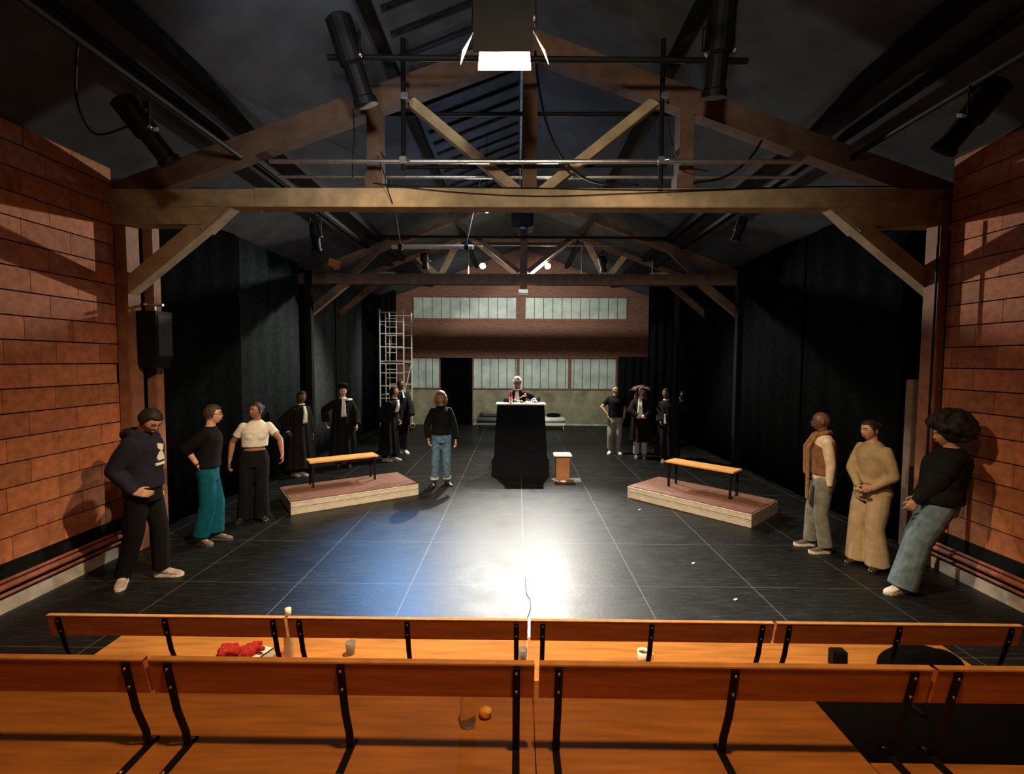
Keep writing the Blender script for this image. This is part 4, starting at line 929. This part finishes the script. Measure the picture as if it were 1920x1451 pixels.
jeans = cloth('blue_denim', (.085, .17, .28), 18, .45); grey_j = cloth('grey_denim', (.18, .19, .17), 18, .35); blk = cloth('black_cotton', (.004, .004, .006)); wsh = mat('white_shoe_leather', (.72, .70, .64), .5, 14, .15)
bsh = mat('black_shoe_leather', (.02, .02, .02), .22, 10)
PEOPLE = [
 dict(label='person in dark hoodie with white chest print, head bowed, by the left wall', at=(-3.76, 4.77), h=1.80, face=(.99, .10), footR=(-.20, -.09), footL=(.06, .08), fdR=(.5, -.85), fdL=(1, .05),
      hip=(-.03, 0), lean=(.02, -.01), handR=(.03, -.20, .95), elbR=(-1, -.45, -.1), hdR=(1, .25, -.12), palmR=(.1, .9, -.4), handL=(-.10, .28, .86), head=(-20, -40, 0), skin='tan', hair='short', bw=1.0, bd=1.12, vox=.009,
      top=dict(m=cloth('navy_hoodie', (.016, .016, .032)), hem=.93, loose=.036, hood=True, name='hoodie', print=True), pants=(blk, .080, .075, .07), shoe=mat('beige_sneaker', (.42, .38, .31), .6, 20, .5), sole=wsh),
 dict(label='person in black jumper and teal trousers, looking right with a hand in the pocket', at=(-3.80, 5.80), h=1.69, face=(.90, .40), footR=(-.06, -.08), footL=(.03, .07), fdR=(.9, -.4), fdL=(1, 0), lean=(.06, 0), hip=(0, 0),
      handR=(-.01, -.15, .965), elbR=(-1, -.3, 0), hdR=(.75, .2, -.6), handL=(-.18, .22, .86), head=(-6, 0, 0), skin='fair', hair='short', hairm=hair_br, glasses=1, after=bracelet,
      top=dict(m=blk, hem=.97, loose=.035, sleeve=.62, cuffr=.05, name='jumper'), pants=(cloth('teal_cotton', (.0, .085, .135), 14, .3), .098, .098, .10), waist=1.06, shoe=mat('dark_sneaker', (.10, .09, .075), .6)),
 dict(label='person in pale grey cropped T-shirt and black trousers with arms spread', at=(-3.68, 6.62), h=1.66, face=(.40, -.92), fem=1, bw=1.08, footR=(-.13, -.03), footL=(.07, .03), fdR=(-.1, -1), fdL=(.7, -.7),
      handR=(-.27, -.13, .86), handL=(.46, -.13, .95), elbR=(-.8, .3, 0), elbL=(.8, .3, -.2), lean=(.06, 0), head=(-38, 0, -6), skin='brown', hair='bun', 
      top=dict(m=cloth('pale_grey_jersey', (.62, .62, .58), 24, .15), hem=1.10, loose=.014, sleeve=.30, name='cropped_t_shirt'), pants=(blk, .092, .115, .04), waist=1.05, shoe=bsh,),
 dict(label='leftmost person in black robe, with long white jabot and one white cuff', at=(-4.24, 9.25), h=1.64, face=(.86, -.51), footR=(-.12, -.02), footL=(.02, .0), handR=(-.13, -.2, .88), elbR=(-.6, -.2, 0), lean=(.05, 0), head=(-12, 0, 0),
      skin='deep', hair='long', robe=dict(hem=.16, cuff=.065), jabot=(0, 1.45, 1.10, .095), white_cuff='R', shoe=mat('grey_shoe', (.25, .25, .28), .5), pants=(blk, .075, .07, .08)),
 dict(label='person in black robe, white jabot and round black cap behind the left platform', at=(-3.66, 10.0), h=1.72, face=(.30, -.95), footR=(-.11, 0), footL=(.12, .03), handL=(.32, -.08, .90), handR=(-.36, .0, .95), elbR=(-.5, .1, 0), head=(8, -4, 0), skin='fair', hair='short', cap=1,
      robe=dict(hem=.20, w=1.02, cuff=.085, sash=-1), jabot=(-.02, 1.47, 1.10, .11), shoe=bsh, pants=(blk, .075, .07, .08)),
 dict(label='person in black robe and white jabot leaning right, just in front of the yellow-ring holder', at=(-2.88, 10.68), h=1.66, face=(.97, -.28), footR=(-.09, -.05), footL=(.09, .04), lean=(.17, -.02), handR=(-.10, -.15, .88), handL=(.2, .1, .9), head=(0, 14, 0), skin='tan', hair='long',
      robe=dict(hem=.17, cuff=.08), jabot=(.0, 1.45, 1.16, .13), shoe=mat('grey_sneaker', (.35, .35, .36), .6), pants=(blk, .07, .07, .08)),
 dict(label='person in short black robe and white shoes holding a yellow ring by the scaffold tower', at=(-2.82, 11.6), h=1.78, face=(.5, -.87), footR=(-.08, .1), footL=(.10, -.02), handL=(.30, -.18, .80), elbL=(1, -.1, .2), handR=(-.24, -.05, .85), lean=(-.03, 0), head=(18, 0, 0), skin='deep', hair='crop',
      robe=dict(hem=.5, w=.9, cuff=.10), jabot=(-.03, 1.46, 1.33, .05), shoe=wsh, pants=(cloth('dark_navy_cotton', (.025, .025, .045)), .08, .07, .09)),
 dict(label='person with dark blond bob, black jacket and rolled-up jeans, left of the desk', at=(-1.37, 8.60), h=1.70, face=(.10, -1), fem=.5, footR=(-.12, -.03), footL=(.10, .03), fdR=(-.15, -1), fdL=(.55, -.85), handR=(-.22, -.09, .86), handL=(.27, -.06, .84), elbR=(-.5, .3, 0), elbL=(.5, .3, 0), head=(-10, 0, 0), skin='fair', hair='bob', hairm=hair_bl,
      top=dict(m=blk, hem=.95, loose=.034, name='jacket'), pants=(jeans, .080, .068, .12), cuffs=cloth('pale_denim', (.55, .58, .6)), shoe=bsh, bw=.94),
 dict(label='person in white curled wig, dark robe and white jabot leaning on the desk', at=(-.0, 10.02), z0=.22, h=1.70, face=(-.05, -1), lean=(0, -.04), handR=(-.02, -.42, 1.235), elbR=(-.8, .4, -.2), palmR=(.3, .3, -.9), handL=(.32, -.36, 1.235), palmL=(0, 0, -1), elbL=(.8, .5, -.2), hdR=(.9, -.3, 0), hdL=(.7, -.7, 0), head=(6, -6, 0), skin='deep', hair='wig', hairm=hair_wh,
      robe=dict(hem=.1, w=.86, cuff=.06), jabot=(0, 1.46, 1.12, .13), shoe=bsh, white_cuff='L', pants=(blk, .07, .07, .08)),
 dict(label='person in black T-shirt, pale trousers and white shoes with a hand on the hip', at=(2.40, 11.72), h=1.68, face=(-.25, -1), footR=(-.12, 0), footL=(.09, 0), fdR=(-.35, -1), fdL=(.1, -1), handR=(-.20, -.11, .95), elbR=(-1, .2, .0), hdR=(.25, 0, -1), handL=(.22, .05, .86), head=(10, 0, 0), skin='tan', hair='crop',
      top=dict(m=blk, hem=.93, loose=.028, sleeve=.34, name='t_shirt'), pants=(cloth('pale_grey_cotton', (.30, .30, .27), 14, .2), .085, .07, .12), shoe=wsh),
 dict(label='person in black robe, white jabot and wide ragged mauve hat with hands clasped', at=(2.89, 11.22), h=1.66, face=(-.22, -1), footR=(-.09, 0), footL=(.10, 0), handR=(-.09, -.24, 1.0), handL=(-.02, -.25, .985), elbR=(-1, .2, -.1), elbL=(1, .2, -.1), hdR=(.8, -.1, -.3), hdL=(-.8, -.1, -.3), head=(15, 4, 0), skin='tan', hair='none', after=ragged_hat,
      robe=dict(hem=.42, w=.96, cuff=.075), jabot=(.02, 1.46, 1.08, .14), white_cuff='RL', shoe=mat('grey_shoe_b', (.12, .12, .13), .5), pants=(cloth('pale_trousers', (.42, .41, .37)), .08, .075, .1)),
 dict(label='person in long black robe raising one hand to the shoulder, behind the right platform', at=(3.42, 10.88), h=1.64, face=(-.55, -.83), footR=(-.13, -.12), footL=(.12, .1), fdR=(-.3, -1), handL=(.25, -.05, 1.44), elbL=(1, .1, -.8), hdL=(.5, 0, .8), handR=(-.2, -.1, .9), lean=(-.06, 0), head=(0, 0, 0), skin='deep', hair='short',
      robe=dict(hem=.12, w=1.05, cuff=.08), jabot=(.01, 1.15, .92, .06), shoe=mat('grey_shoe_c', (.16, .16, .17), .5), pants=(blk, .07, .07, .08)),
 dict(label='person in brown waistcoat, cream sleeves and long brown scarf, facing left', at=(3.69, 5.75), h=1.66, face=(-.93, .36), footR=(-.06, .11), footL=(-.02, -.12), fdR=(-1, -.05), fdL=(-1, -.1), handL=(-.03, -.15, .79), elbL=(1, -.3, 0), hdL=(-.35, -.1, -1), handR=(.02, .2, .80), lean=(-.03, 0), head=(0, 0, 0), skin='deep', hair='none', glasses=1, bvox=.006,
      top=dict(m=cloth('cream_shirt', (.66, .55, .42), 14, .2), hem=.90, loose=.018, name='shirt'), vest=cloth('brown_corduroy', (.20, .10, .045), 20, .35), scarf=cloth('brown_scarf_wool', (.24, .125, .05), 24, .4), pants=(grey_j, .082, .082, .07), shoe=mat('dark_trainer', (.07, .06, .05), .7), sole=wsh, solez=.032),
 dict(label='person in fitted beige top and beige flared trousers with hands joined', at=(3.93, 5.28), h=1.63, face=(-.98, -.10), fem=1.15, bw=1.14, bd=1.22, footR=(-.06, .10), footL=(.02, -.10), fdR=(-.9, -.4), fdL=(-.8, -.6), handL=(-.14, -.16, .90), handR=(-.20, -.06, .91), elbL=(.9, -.45, -.1), elbR=(-.3, .9, -.1), hdL=(-.8, .35, -.35), hdR=(-.3, -.7, -.35), lean=(-.02, 0), head=(0, -8, 0), skin='tan', hair='bun', bvox=.006,
      top=dict(m=cloth('beige_jersey', (.36, .28, .165), 12, .2), hem=1.00, loose=.011, name='top'), pants=(cloth('beige_jersey_trousers', (.44, .34, .21), 12, .2), .098, .128, .05), waist=.99, shoe=bsh),
 dict(label='person with big black afro, black jacket and wide blue jeans by the right wall', at=(4.16, 4.72), h=1.68, face=(-.86, .50), footR=(-.10, .20), footL=(-.36, -.06), fdL=(-1, -.25), fdR=(-.9, -.5), hip=(.02, 0), lean=(.10, 0), handL=(-.22, .02, .84), elbL=(.4, -1, .2), handR=(.05, .30, .86), head=(18, -14, 0), skin='tan', hair='afro', headscale=1.0, bw=1.12, bd=1.15,
      top=dict(m=cloth('black_fluffy_jacket', (.010, .010, .011), 30, .4, .8), hem=.93, loose=.060, name='jacket'), pants=(cloth('wide_blue_denim', (.13, .20, .25), 14, .4), .118, .130, .05), shoe=wsh),
]
for P in PEOPLE: person(P)
# things held
b = B(); b.tube([(.055*math.cos(t), .01*math.cos(t), .055*math.sin(t)) for t in [2*math.pi*k/20 for k in range(21)]], .011, 8, False); small(b, 'ring', mat('yellow_ring', (.75, .52, .15), .5), (-2.50, 11.38, .70), 'yellow ring held by the person in front of the scaffold tower', 'ring')
b = B(); b.tube([(-.13, 0, 0), (.04, 0, .085)], .010, 8); b.lathe([(.022, -.03), (.025, -.02), (.025, .02), (.022, .03)], (.06, 0, .095), 14, (-.5, 0, 1)); small(b, 'gavel', mat('orange_wood', (.55, .25, .08), .45), (.10, 9.62, 1.475), 'wooden gavel held over the desk by the judge', 'gavel')

bake_all()
